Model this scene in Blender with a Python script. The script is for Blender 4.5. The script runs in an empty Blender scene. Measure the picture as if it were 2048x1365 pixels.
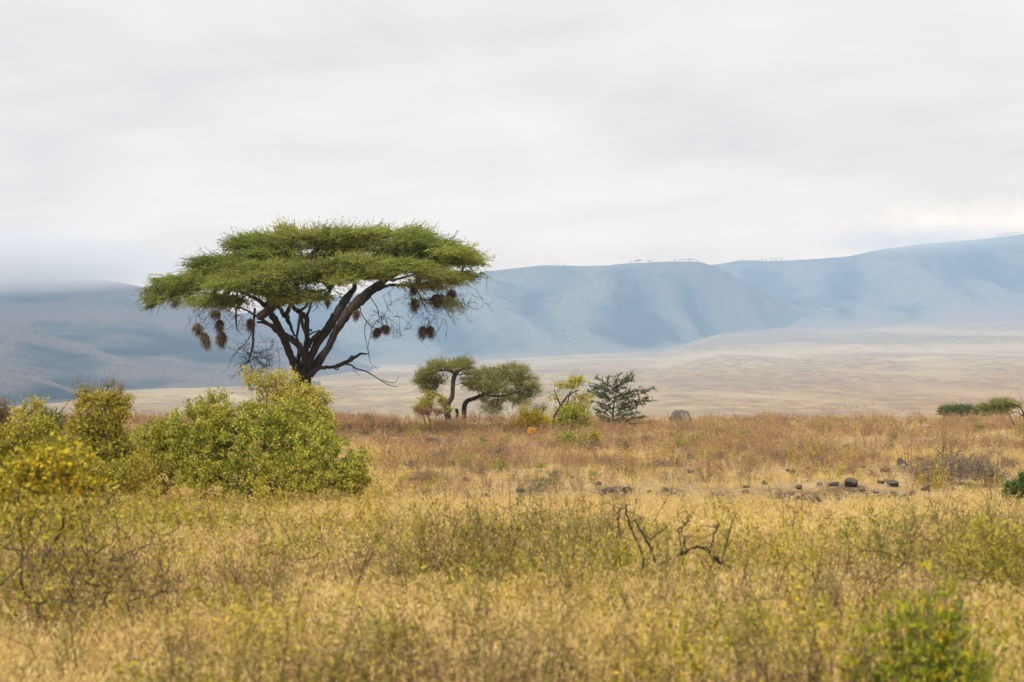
import bpy, math, random
import numpy as np
from mathutils import Vector

# ------------------------------------------------------------------ camera, sky, sun, exposure
S = bpy.context.scene
C = S.collection
RS = np.random.RandomState(7)
random.seed(7)
F = 70 / 36 * 2048          # focal length in photo pixels
HY = 682.5                  # row of the true horizon in the photo
EYE = 2.3                   # eye height above the ground under the camera

cam = bpy.data.cameras.new('camera'); camo = bpy.data.objects.new('camera', cam); C.objects.link(camo)
camo.location = (0, 0, EYE); camo.rotation_euler = (math.radians(90), 0, 0)
cam.lens = 70; cam.sensor_width = 36; cam.clip_start = .1; cam.clip_end = 60000
cam.dof.use_dof = True; cam.dof.focus_distance = 82; cam.dof.aperture_fstop = 2.6
S.camera = camo
S.view_settings.view_transform = 'Standard'; S.view_settings.look = 'None'
S.view_settings.exposure = 0.15; S.view_settings.gamma = 1
S.cycles.use_denoising = True
S.cycles.max_bounces = 6; S.cycles.diffuse_bounces = 3; S.cycles.transmission_bounces = 3
S.cycles.volume_bounces = 1; S.cycles.transparent_max_bounces = 8
S.render.film_transparent = False

SUN_EL, SUN_AZ = 52, -150   # azimuth from +Y, clockwise: behind the camera, to the left
sd = Vector((math.sin(math.radians(SUN_AZ)) * math.cos(math.radians(SUN_EL)),
             math.cos(math.radians(SUN_AZ)) * math.cos(math.radians(SUN_EL)), math.sin(math.radians(SUN_EL))))
sun = bpy.data.lights.new('sun', 'SUN'); sun.energy = 5.0; sun.angle = math.radians(3); sun.color = (1, .94, .84)
suno = bpy.data.objects.new('sun', sun); C.objects.link(suno)
suno.rotation_euler = sd.to_track_quat('Z', 'Y').to_euler(); suno.location = (0, 0, 60)

def N(nt, t, **kw):
    n = nt.nodes.new(t)
    for k, v in kw.items():
        if k.startswith('i_'):
            key = k[2:]
            n.inputs[int(key) if key.isdigit() else key].default_value = v
        else: setattr(n, k, v)
    return n
def L(nt, a, b): nt.links.new(a, b)
def ramp(nt, fac, stops):
    r = N(nt, 'ShaderNodeValToRGB'); cr = r.color_ramp
    while len(cr.elements) < len(stops): cr.elements.new(.5)
    for e, (p, c) in zip(cr.elements, stops):
        e.position = p; e.color = (*c, 1) if len(c) == 3 else c
    if fac is not None: L(nt, fac, r.inputs[0])
    return r.outputs[0]
def mathn(nt, op, a, b=None, clamp=False):
    n = N(nt, 'ShaderNodeMath', operation=op, use_clamp=clamp)
    for i, v in enumerate((a, b)):
        if v is None: continue
        if isinstance(v, (int, float)): n.inputs[i].default_value = v
        else: L(nt, v, n.inputs[i])
    return n.outputs[0]
def noise(nt, vec, scale, detail=4, rough=.5, dist=0):
    n = N(nt, 'ShaderNodeTexNoise'); n.inputs['Scale'].default_value = scale
    n.inputs['Detail'].default_value = detail; n.inputs['Roughness'].default_value = rough
    n.inputs['Distortion'].default_value = dist
    if vec is not None: L(nt, vec, n.inputs['Vector'])
    return n.outputs[0]
def mixc(nt, fac, a, b):
    m = N(nt, 'ShaderNodeMix', data_type='RGBA')
    for i, v in ((0, fac), (6, a), (7, b)):
        if isinstance(v, (int, float)): m.inputs[i].default_value = v
        elif isinstance(v, tuple): m.inputs[i].default_value = (*v, 1)
        else: L(nt, v, m.inputs[i])
    return m.outputs[2]

W = bpy.data.worlds.new('World'); S.world = W; W.use_nodes = True
nt = W.node_tree; nt.nodes.clear()
wo = N(nt, 'ShaderNodeOutputWorld')
sky = N(nt, 'ShaderNodeTexSky', sky_type='NISHITA', sun_disc=False, sun_elevation=math.radians(SUN_EL), sun_rotation=math.radians(SUN_AZ))
bgs = N(nt, 'ShaderNodeBackground'); L(nt, sky.outputs[0], bgs.inputs[0]); bgs.inputs[1].default_value = .1
tc = N(nt, 'ShaderNodeTexCoord'); sep = N(nt, 'ShaderNodeSeparateXYZ'); L(nt, tc.outputs['Generated'], sep.inputs[0])
# the cloud deck: a layer seen in perspective
zz = mathn(nt, 'ADD', mathn(nt, 'MAXIMUM', sep.outputs[2], 0.0), .17)
ux = mathn(nt, 'DIVIDE', sep.outputs[0], zz); uy = mathn(nt, 'DIVIDE', sep.outputs[1], zz)
uxs = mathn(nt, 'ADD', ux, mathn(nt, 'MULTIPLY', uy, -.18)); uy = mathn(nt, 'ADD', uy, mathn(nt, 'MULTIPLY', ux, .35))
cv = N(nt, 'ShaderNodeCombineXYZ'); L(nt, mathn(nt, 'MULTIPLY', uxs, .55), cv.inputs[0]); L(nt, uy, cv.inputs[1])
n1 = noise(nt, cv.outputs[0], 1.5, 7, .6, .5); n2 = noise(nt, cv.outputs[0], .45, 3, .5, .3)
lump = N(nt, 'ShaderNodeMapping'); L(nt, tc.outputs['Generated'], lump.inputs[0]); lump.inputs['Scale'].default_value = (1, 1, 2.4); lump.inputs['Rotation'].default_value = (0, .15, 0)
n4 = noise(nt, lump.outputs[0], 9, 6, .55, .4)
cl = mathn(nt, 'ADD', mathn(nt, 'ADD', mathn(nt, 'MULTIPLY', n1, .34), mathn(nt, 'MULTIPLY', n2, .34)), mathn(nt, 'MULTIPLY', n4, .32))
ccol = ramp(nt, cl, [(.38, (.68, .68, .71)), (.5, (.785, .775, .78)), (.60, (.86, .845, .835))])
# thinner, brighter cloud low on the right
vp = N(nt, 'ShaderNodeVectorMath', operation='SUBTRACT'); L(nt, tc.outputs['Generated'], vp.inputs[0])
gd = Vector(((2020 - 1024) / F, 1, (HY - 440) / F)).normalized(); vp.inputs[1].default_value = gd
vs = N(nt, 'ShaderNodeVectorMath', operation='MULTIPLY'); L(nt, vp.outputs[0], vs.inputs[0]); vs.inputs[1].default_value = (13, 13, 70)
vl = N(nt, 'ShaderNodeVectorMath', operation='LENGTH'); L(nt, vs.outputs[0], vl.inputs[0])
n3 = noise(nt, tc.outputs['Generated'], 60, 5, .6)
glow = mathn(nt, 'SUBTRACT', mathn(nt, 'ADD', 1.0, mathn(nt, 'MULTIPLY', mathn(nt, 'SUBTRACT', n3, .5), 1.6)), vl.outputs['Value'], True)
ccol = mixc(nt, mathn(nt, 'MULTIPLY', glow, .9), ccol, (1.05, 1.0, .90))
# the deck brightens towards the horizon
hz = mathn(nt, 'SUBTRACT', 1.0, mathn(nt, 'MULTIPLY', mathn(nt, 'ABSOLUTE', sep.outputs[2]), 9.0), True)
ccol = mixc(nt, mathn(nt, 'MULTIPLY', hz, .2), ccol, (.80, .79, .80))
# the low sky is seen through kilometres of blue haze: the cloud behind it is brighter and warmer than it looks
HAZE_D, HAZE_TOP, HAZE_R = .00013, 620.0, 12500.0
HAZE_S = (.44, .61, .80)
pth = mathn(nt, 'MINIMUM', mathn(nt, 'DIVIDE', HAZE_TOP, mathn(nt, 'MAXIMUM', sep.outputs[2], .001)), HAZE_R)
T_ = mathn(nt, 'EXPONENT', mathn(nt, 'MULTIPLY', pth, -HAZE_D))
sub = N(nt, 'ShaderNodeVectorMath', operation='SCALE'); sub.inputs[0].default_value = HAZE_S; L(nt, mathn(nt, 'SUBTRACT', 1.0, T_), sub.inputs['Scale'])
df = N(nt, 'ShaderNodeVectorMath', operation='SUBTRACT'); L(nt, ccol, df.inputs[0]); L(nt, sub.outputs[0], df.inputs[1])
dv_ = N(nt, 'ShaderNodeVectorMath', operation='SCALE'); L(nt, df.outputs[0], dv_.inputs[0]); L(nt, mathn(nt, 'DIVIDE', 1.0, T_), dv_.inputs['Scale'])
ccol = dv_.outputs[0]
bgc = N(nt, 'ShaderNodeBackground'); L(nt, ccol, bgc.inputs[0]); bgc.inputs[1].default_value = 1.0
mx = N(nt, 'ShaderNodeMixShader'); mx.inputs[0].default_value = .93
L(nt, bgs.outputs[0], mx.inputs[1]); L(nt, bgc.outputs[0], mx.inputs[2]); L(nt, mx.outputs[0], wo.inputs[0])

# ------------------------------------------------------------------ helpers
def new_mat(name):
    m = bpy.data.materials.new(name); m.use_nodes = True; m.node_tree.nodes.clear(); return m, m.node_tree
def finish(nt, shader):
    o = N(nt, 'ShaderNodeOutputMaterial'); L(nt, shader, o.inputs[0])
def foliage_mat(name, stops, trans=.35, patch=None):
    """leaf colour runs over a per-face random value; patch = (colour, scale) lets whole sprays drift to another hue"""
    m, nt = new_mat(name)
    a = N(nt, 'ShaderNodeAttribute', attribute_name='tint')
    col = ramp(nt, a.outputs['Fac'], stops)
    if patch:
        tcn = N(nt, 'ShaderNodeTexCoord')
        nz = noise(nt, tcn.outputs['Object'], patch[1], 3)
        f = ramp(nt, nz, [(.44, (0, 0, 0)), (.62, (1, 1, 1))])
        col = mixc(nt, mathn(nt, 'MULTIPLY', f, patch[2] if len(patch) > 2 else .8), col, patch[0])
    d = N(nt, 'ShaderNodeBsdfPrincipled'); L(nt, col, d.inputs['Base Color']); d.inputs['Roughness'].default_value = .55
    d.inputs['Specular IOR Level'].default_value = .3
    t = N(nt, 'ShaderNodeBsdfTranslucent'); L(nt, col, t.inputs[0])
    x = N(nt, 'ShaderNodeMixShader'); x.inputs[0].default_value = trans
    L(nt, d.outputs[0], x.inputs[1]); L(nt, t.outputs[0], x.inputs[2]); finish(nt, x.outputs[0])
    return m
def bark_mat(name, c1, c2, scale=9, stretch=.25):
    m, nt = new_mat(name)
    tcn = N(nt, 'ShaderNodeTexCoord'); mp = N(nt, 'ShaderNodeMapping'); L(nt, tcn.outputs['Object'], mp.inputs[0]); mp.inputs['Scale'].default_value = (1, 1, stretch)
    nz = noise(nt, mp.outputs[0], scale, 6, .65, .4)
    col = ramp(nt, nz, [(.35, c1), (.68, c2)])
    d = N(nt, 'ShaderNodeBsdfPrincipled'); L(nt, col, d.inputs['Base Color']); d.inputs['Roughness'].default_value = .9
    b = N(nt, 'ShaderNodeBump'); b.inputs['Strength'].default_value = .8; b.inputs['Distance'].default_value = .04; L(nt, nz, b.inputs['Height']); L(nt, b.outputs[0], d.inputs['Normal'])
    finish(nt, d.outputs[0]); return m

class MB:
    """collects numpy geometry for one mesh object"""
    def __init__(s): s.v = []; s.q = []; s.t = []; s.qt = []; s.tt = []; s.qm = []; s.tm = []; s.n = 0
    def add(s, v, quads=None, tris=None, tq=None, ttt=None, mat=0):
        v = np.asarray(v, float).reshape(-1, 3)
        if quads is not None and len(quads):
            quads = np.asarray(quads, int) + s.n; s.q.append(quads)
            s.qt.append(np.broadcast_to(.5 if tq is None else tq, (len(quads),)).astype(float)); s.qm.append(np.full(len(quads), mat))
        if tris is not None and len(tris):
            tris = np.asarray(tris, int) + s.n; s.t.append(tris)
            s.tt.append(np.broadcast_to(.5 if ttt is None else ttt, (len(tris),)).astype(float)); s.tm.append(np.full(len(tris), mat))
        s.v.append(v); s.n += len(v)
    def mesh(s, name, mats, smooth=False):
        me = bpy.data.meshes.new(name)
        v = np.concatenate(s.v) if s.v else np.zeros((0, 3))
        q = np.concatenate(s.q) if s.q else np.zeros((0, 4), int); t = np.concatenate(s.t) if s.t else np.zeros((0, 3), int)
        me.vertices.add(len(v)); me.vertices.foreach_set('co', v.ravel())
        me.loops.add(q.size + t.size); me.loops.foreach_set('vertex_index', np.concatenate([q.ravel(), t.ravel()]).astype(np.int32))
        nq, ntr = len(q), len(t); me.polygons.add(nq + ntr)
        me.polygons.foreach_set('loop_start', np.concatenate([np.arange(nq) * 4, q.size + np.arange(ntr) * 3]).astype(np.int32))
        me.polygons.foreach_set('loop_total', np.concatenate([np.full(nq, 4), np.full(ntr, 3)]).astype(np.int32))
        me.polygons.foreach_set('material_index', np.concatenate(s.qm + s.tm).astype(np.int32) if (s.qm or s.tm) else np.zeros(0, np.int32))
        me.polygons.foreach_set('use_smooth', np.full(nq + ntr, smooth))
        at = me.attributes.new('tint', 'FLOAT', 'FACE'); at.data.foreach_set('value', np.concatenate(s.qt + s.tt).astype(np.float32))
        me.update(calc_edges=True); me.validate()
        for m in (mats if isinstance(mats, (list, tuple)) else [mats]): me.materials.append(m)
        return me
    def build(s, name, mats, parent=None, smooth=False, loc=None):
        o = bpy.data.objects.new(name, s.mesh(name, mats, smooth)); C.objects.link(o)
        if loc is not None: o.location = loc
        if parent: o.parent = parent
        return o
    def tube(s, pts, rad, sides=7, tint=.5, mat=0, rough=0):
        P = np.asarray(pts, float); R = np.asarray(rad, float) * np.ones(len(P)); n = len(P)
        T = np.gradient(P, axis=0); T /= np.linalg.norm(T, axis=1)[:, None] + 1e-9
        up = np.array([0, 1., .13]); A = np.cross(T, up); A /= np.linalg.norm(A, axis=1)[:, None] + 1e-9; B = np.cross(T, A)
        a = np.linspace(0, 2 * np.pi, sides, endpoint=False)
        rr = R[:, None] * (1 + (RS.rand(n, sides) - .5) * rough)
        V = P[:, None] + (A[:, None] * np.cos(a)[None, :, None] + B[:, None] * np.sin(a)[None, :, None]) * rr[..., None]
        i = np.arange(n - 1)[:, None] * sides; j = np.arange(sides)[None]; k = (j + 1) % sides
        Q = np.stack([i + j, i + k, i + sides + k, i + sides + j], -1).reshape(-1, 4)
        s.add(V.reshape(-1, 3), Q, tq=tint, mat=mat)
    def ribbons(s, p0, d, ln, w, bend=None, tint=None, seg=3, mat=0, side=None):
        """many thin tapering blades at once: p0, d (unit) are (n,3); ln, w (n,)"""
        n = len(p0); ln = np.ones(n) * ln; w = np.ones(n) * w
        if bend is None: bend = np.zeros((n, 3))
        if side is None: side = RS.randn(n, 3)
        side = np.cross(d, side); side /= np.linalg.norm(side, axis=1)[:, None] + 1e-9
        V = np.zeros((n, seg * 2 + 1, 3))
        for k in range(seg + 1):
            t = k / seg; c = p0 + d * (ln * t)[:, None] + bend * (ln * t * t)[:, None]
            ww = (w * (1 - .75 * t) * .5)[:, None]
            if k == seg: V[:, 2 * seg] = c
            else: V[:, 2 * k] = c - side * ww; V[:, 2 * k + 1] = c + side * ww
        m = seg * 2 + 1; b = np.arange(n)[:, None] * m
        Q = np.concatenate([np.stack([b + 2 * k, b + 2 * k + 1, b + 2 * k + 3, b + 2 * k + 2], -1).reshape(n, 1, 4) for k in range(seg - 1)], 1).reshape(-1, 4) if seg > 1 else None
        T = np.stack([b + 2 * seg - 2, b + 2 * seg - 1, b + 2 * seg], -1).reshape(-1, 3)
        tn = RS.rand(n) if tint is None else np.ones(n) * tint
        s.add(V.reshape(-1, 3), Q, T, np.repeat(tn, seg - 1) if seg > 1 else None, tn, mat)
    def leaves(s, c, d, ln, w, tint=None, mat=0, nrm=None):
        """kite-shaped leaves with their base at c"""
        n = len(c); ln = np.ones(n) * ln; w = np.ones(n) * w
        r = RS.randn(n, 3) if nrm is None else nrm + RS.randn(n, 3) * .45
        sd_ = np.cross(d, r); sd_ /= np.linalg.norm(sd_, axis=1)[:, None] + 1e-9
        nn = np.cross(sd_, d)
        mid = c + d * (ln * .45)[:, None]
        V = np.stack([c, mid + sd_ * (w * .5)[:, None] + nn * (w * .12)[:, None], c + d * ln[:, None], mid - sd_ * (w * .5)[:, None] + nn * (w * .12)[:, None]], 1)
        b = np.arange(n)[:, None] * 4; Q = b + np.array([[0, 1, 2, 3]])
        s.add(V.reshape(-1, 3), Q, tq=RS.rand(n) if tint is None else tint, mat=mat)

def unit(v): return v / (np.linalg.norm(v, axis=-1, keepdims=True) + 1e-9)
def tag(o, label=None, cat=None, group=None, kind=None):
    if label: o['label'] = label
    if cat: o['category'] = cat
    if group: o['group'] = group
    if kind: o['kind'] = kind
    return o
def empty(name, loc, rz=0):
    o = bpy.data.objects.new(name, None); C.objects.link(o); o.location = loc; o.rotation_euler = (0, 0, rz); o.empty_display_size = .3
    return o
def copy_tree(o, parent=None):
    c = o.copy(); C.objects.link(c); c.parent = parent
    for ch in [k for k in o.children]: copy_tree(ch, c)
    return c

_P = np.random.RandomState(3).rand(256, 256)
def vnoise(x, y):
    xi = np.floor(x).astype(int); yi = np.floor(y).astype(int); fx = x - xi; fy = y - yi
    fx = fx * fx * (3 - 2 * fx); fy = fy * fy * (3 - 2 * fy)
    g = lambda a, b: _P[a % 256, b % 256]
    return (g(xi, yi) * (1 - fx) + g(xi + 1, yi) * fx) * (1 - fy) + (g(xi, yi + 1) * (1 - fx) + g(xi + 1, yi + 1) * fx) * fy
def fbm(x, y, o=4):
    s = 0; a = .5
    for k in range(o): s = s + a * vnoise(x * 2 ** k + 17.3 * k, y * 2 ** k + 5.1 * k); a *= .5
    return s

# ------------------------------------------------------------------ terrain heights
FLOOR = EYE - 70
_pd = [-1e5, -30, 0, 14, 25, 35, 60, 80, 100, 106, 120, 160, 250, 500, 900, 1300, 2500, 1e6]
_pz = [-2.3, -2.3, -2.3, -2.62, -2.92, -3.12, -3.6, -3.85, -4.02, -4.35, -6.0, -10.5, -20, -46, -64, -70, -70, -70]
_bx = [-2000, 0, 600, 700, 830, 1000, 1180, 1320, 1440, 1700, 2048, 2600]      # far edge of the crater floor by photo column:
_bd = [3200, 3200, 4500, 6200, 6200, 6400, 6600, 7000, 7600, 8000, 8100, 8100]  # its distance ...
_by = [770, 770, 745, 729, 730, 716, 706, 699, 664, 652, 640, 632]              # ... and the row where it ends
def zground(x, y):
    x = np.asarray(x, float); y = np.asarray(y, float)
    z = EYE + np.interp(y, _pd, _pz)
    near = np.clip((y + 20) / 30, 0, 1) * np.clip((160 - y) / 60, 0, 1)
    z = z + near * ((fbm(x / 9 + 40, y / 9 + 11, 3) - .44) * .45 + (fbm(x / 2.2 + 9, y / 2.2, 2) - .37) * .12)
    for cx, cy, rx in ((5.9, 41.1, 1.7), (7.8, 40.4, 1.1), (2.2, 43.6, .9)):      # low dug banks facing the camera
        z = z + .20 * np.clip((y - cy + 1.6) / 1.7, 0, 1) * np.clip(1 - (y - cy) / 12, 0, 1) * np.exp(-((x - cx) / (rx * 1.4)) ** 2)
    z = z + np.clip((y - 150) / 600, 0, 1) * (fbm(x / 260 + 3, y / 260 + 8, 3) - .44) * 5
    px = np.clip(1024 + F * x / np.maximum(y, 500), -1500, 2600)
    bd = np.interp(px, _bx, _bd); bz = EYE - (np.interp(px, _bx, _by) - HY) / F * bd
    t = np.clip((y - 2500) / (bd - 2500), 0, 1.0)
    z = z + (bz - FLOOR) * t ** 1.4 * (y > 2500)
    return z
def gz(x, y): return float(zground(np.array([x]), np.array([y]))[0])
def at(px, py, d): return np.array([(px - 1024) / F * d, d, EYE - (py - HY) / F * d])
_dd = np.linspace(11, 104, 900)
def dist(px, py):
    """distance at which the near ground shows at that row"""
    z = zground((px - 1024) / F * _dd, _dd); r = HY + (EYE - z) / _dd * F
    k = np.argmin(np.abs(r - py)); return float(_dd[k])
def spot(px, d=None, py=None):
    if d is None: d = dist(px, py)
    x = (px - 1024) / F * d; return np.array([x, d, gz(x, d)])

# dug-over bare patches between the rocks: (column, row, half width, half height in photo pixels)
PATCH = [(1600, 1001, 115, 13), (1222, 986, 55, 10), (1795, 1006, 75, 11), (1438, 996, 45, 8), (1690, 974, 70, 6), (855, 956, 45, 7), (1058, 982, 55, 7), (885, 893, 40, 6), (1800, 934, 50, 7), (1340, 982, 40, 6), (1180, 893, 60, 7)]
_pw = [spot(a, py=b)[:2].tolist() + [hw * dist(a, b) / F, (dist(a, b - hh) - dist(a, b + hh)) / 2] for a, b, hw, hh in PATCH]
def soil_at(x, y):
    s_ = np.zeros(np.shape(x))
    for cx, cy, rx, ry in _pw: s_ = np.maximum(s_, np.clip(1.6 * (1 - np.sqrt(((x - cx) / rx) ** 2 + ((y - cy + 1.0) / max(ry, 3.6)) ** 2) + (fbm(x * 1.3, y * .8, 3) - .44) * 1.3), 0, 1))
    return s_
# ground: one sheet to the horizon
def build_ground():
    th = np.concatenate([np.linspace(-180, -24, 40, endpoint=False), np.linspace(-24, 24, 240, endpoint=False), np.linspace(24, 180, 40, endpoint=False)])
    th = np.radians(th)
    r = np.concatenate([np.linspace(.3, 6, 8, endpoint=False), np.arange(6, 120, .45), np.geomspace(120, 12300, 170)])
    X = r[:, None] * np.sin(th); Y = r[:, None] * np.cos(th); Z = zground(X, Y)
    n = len(th); i = np.arange(len(r) - 1)[:, None] * n; j = np.arange(n)[None]; k = (j + 1) % n
    Q = np.stack([i + k, i + j, i + n + j, i + n + k], -1).reshape(-1, 4)[:, ::-1]
    m = MB(); V = np.stack([X, Y, Z], -1).reshape(-1, 3); m.add(V, Q)
    c = np.array([[0, 0, gz(0, 0)]]); b = np.concatenate([V[:n], c]); T = [[(a + 1) % n, a, n] for a in range(n)]
    m.add(b, tris=np.array(T)[:, ::-1])
    mt, nt = new_mat('savanna_ground')
    g = N(nt, 'ShaderNodeNewGeometry'); P = g.outputs['Position']; sp = N(nt, 'ShaderNodeSeparateXYZ'); L(nt, P, sp.inputs[0])
    # near: dry soil and litter
    a = noise(nt, P, .35, 4, .6); b2 = noise(nt, P, 9, 5, .7)
    soil = ramp(nt, b2, [(.3, (.13, .085, .045)), (.55, (.30, .205, .10)), (.75, (.42, .30, .15))])
    sa = N(nt, 'ShaderNodeAttribute', attribute_name='bare_soil')
    soil = mixc(nt, ramp(nt, a, [(.42, (0, 0, 0)), (.6, (.5, .5, .5))]), soil, (.44, .32, .15))
    soil = mixc(nt, mathn(nt, 'MULTIPLY', sa.outputs['Fac'], .95), soil, ramp(nt, b2, [(.34, (.035, .022, .013)), (.5, (.10, .065, .038)), (.68, (.27, .19, .11))]))
    # far: the crater floor, pale grazed grass in long streaks
    mp = N(nt, 'ShaderNodeMapping'); L(nt, P, mp.inputs[0]); mp.inputs['Rotation'].default_value = (0, 0, .12); mp.inputs['Scale'].default_value = (1, .38, 1)
    f1 = noise(nt, mp.outputs[0], .036, 10, .72); f2 = noise(nt, mp.outputs[0], .0028, 6, .62, .6); f3 = noise(nt, P, .0009, 4, .6)
    pl = ramp(nt, f1, [(.34, (.14, .10, .045)), (.5, (.28, .19, .075)), (.62, (.43, .305, .14))])
    pl = mixc(nt, ramp(nt, f2, [(.5, (0, 0, 0)), (.6, (.7, .7, .7))]), pl, (.43, .33, .16))
    pl = mixc(nt, ramp(nt, f3, [(.45, (0, 0, 0)), (.58, (.5, .5, .5))]), pl, (.19, .135, .075))
    # the nearer right side is browner, ungrazed grass; a pale dry belt crosses the middle
    rb = mathn(nt, 'MULTIPLY', mathn(nt, 'MULTIPLY', mathn(nt, 'SUBTRACT', sp.outputs[0], 100), .0016, True), mathn(nt, 'SUBTRACT', 1.0, mathn(nt, 'MULTIPLY', mathn(nt, 'SUBTRACT', sp.outputs[1], 1500), .00035, True)))
    pl = mixc(nt, mathn(nt, 'MULTIPLY', rb, .95), pl, mixc(nt, f1, (.10, .042, .008), (.44, .21, .045)))
    yb = mathn(nt, 'ADD', sp.outputs[1], mathn(nt, 'MULTIPLY', mathn(nt, 'SUBTRACT', f2, .5), 3500))
    bd_ = mathn(nt, 'SUBTRACT', 1.0, mathn(nt, 'MULTIPLY', mathn(nt, 'ABSOLUTE', mathn(nt, 'SUBTRACT', yb, 5000)), .0014), True)
    pl = mixc(nt, mathn(nt, 'MULTIPLY', bd_, .55), pl, (.52, .40, .25))
    fac = mathn(nt, 'MULTIPLY', mathn(nt, 'SUBTRACT', sp.outputs[1], 110), .006, True)
    col = mixc(nt, fac, soil, pl)
    d = N(nt, 'ShaderNodeBsdfPrincipled'); L(nt, col, d.inputs['Base Color']); d.inputs['Roughness'].default_value = .95; d.inputs['Specular IOR Level'].default_value = .1
    finish(nt, d.outputs[0])
    o = m.build('ground', mt, smooth=True); co = np.concatenate(m.v); sv = np.where((co[:, 1] > 20) & (co[:, 1] < 110), soil_at(co[:, 0], co[:, 1]), 0)
    o.data.attributes.new('bare_soil', 'FLOAT', 'POINT').data.foreach_set('value', sv.astype(np.float32))
    return tag(o, 'dry savanna slope dropping to the wide pale crater floor', kind='structure')
build_ground()

# hills
def hill_mat(name, grass, bare, bush, dots=.022, foot=(.26, .19, .12), fh=.22, crest=0.0):
    m, nt = new_mat(name); g = N(nt, 'ShaderNodeNewGeometry'); P = g.outputs['Position']
    ga = N(nt, 'ShaderNodeAttribute', attribute_name='gully'); fa = N(nt, 'ShaderNodeAttribute', attribute_name='foot')
    a = noise(nt, P, .008, 8, .7); b = noise(nt, P, dots * 1.3, 5, .7)
    # grass and bare earth on the ribs, scrub in the gullies
    rib = mathn(nt, 'ADD', mathn(nt, 'MULTIPLY', ga.outputs['Fac'], .65), mathn(nt, 'MULTIPLY', a, .5))
    rib = mathn(nt, 'ADD', rib, mathn(nt, 'MULTIPLY', mathn(nt, 'SUBTRACT', fa.outputs['Fac'], .72), crest, True))
    col = ramp(nt, rib, [(.36, bush), (.48, grass), (.62, bare)])
    mp = N(nt, 'ShaderNodeMapping'); L(nt, P, mp.inputs[0]); mp.inputs['Scale'].default_value = (1, .45, 1)
    v = N(nt, 'ShaderNodeTexVoronoi'); v.inputs['Scale'].default_value = dots; L(nt, mp.outputs[0], v.inputs['Vector'])
    sz = mathn(nt, 'MULTIPLY', ramp(nt, a, [(.40, (1, 1, 1)), (.60, (.30, .30, .30))]), .46)
    dot = mathn(nt, 'MULTIPLY', mathn(nt, 'SUBTRACT', sz, v.outputs['Distance']), 6, True)
    col = mixc(nt, mathn(nt, 'MULTIPLY', dot, .85), col, bush)
    col = mixc(nt, ramp(nt, b, [(.38, (.75, .75, .75)), (.52, (0, 0, 0))]), col, bush)
    f = mathn(nt, 'SUBTRACT', fh, mathn(nt, 'ADD', fa.outputs['Fac'], mathn(nt, 'MULTIPLY', mathn(nt, 'SUBTRACT', a, .5), .35)))
    col = mixc(nt, mathn(nt, 'MULTIPLY', f, 4, True), col, mixc(nt, b, foot, tuple(x * .6 for x in foot)))
    d = N(nt, 'ShaderNodeBsdfPrincipled'); L(nt, col, d.inputs['Base Color']); d.inputs['Roughness'].default_value = .95; d.inputs['Specular IOR Level'].default_value = .05
    finish(nt, d.outputs[0]); return m
HM = hill_mat('hill_scrub', (.030, .042, .036), (.125, .10, .078), (.003, .007, .008), .13, fh=.06, crest=.9)
HM2 = hill_mat('hill_scrub_far', (.065, .083, .058), (.17, .155, .105), (.006, .013, .012), .075, fh=.20)
HM3 = hill_mat('hill_scrub_rim', (.055, .075, .055), (.17, .16, .11), (.006, .013, .012), .06, fh=.30)
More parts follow.
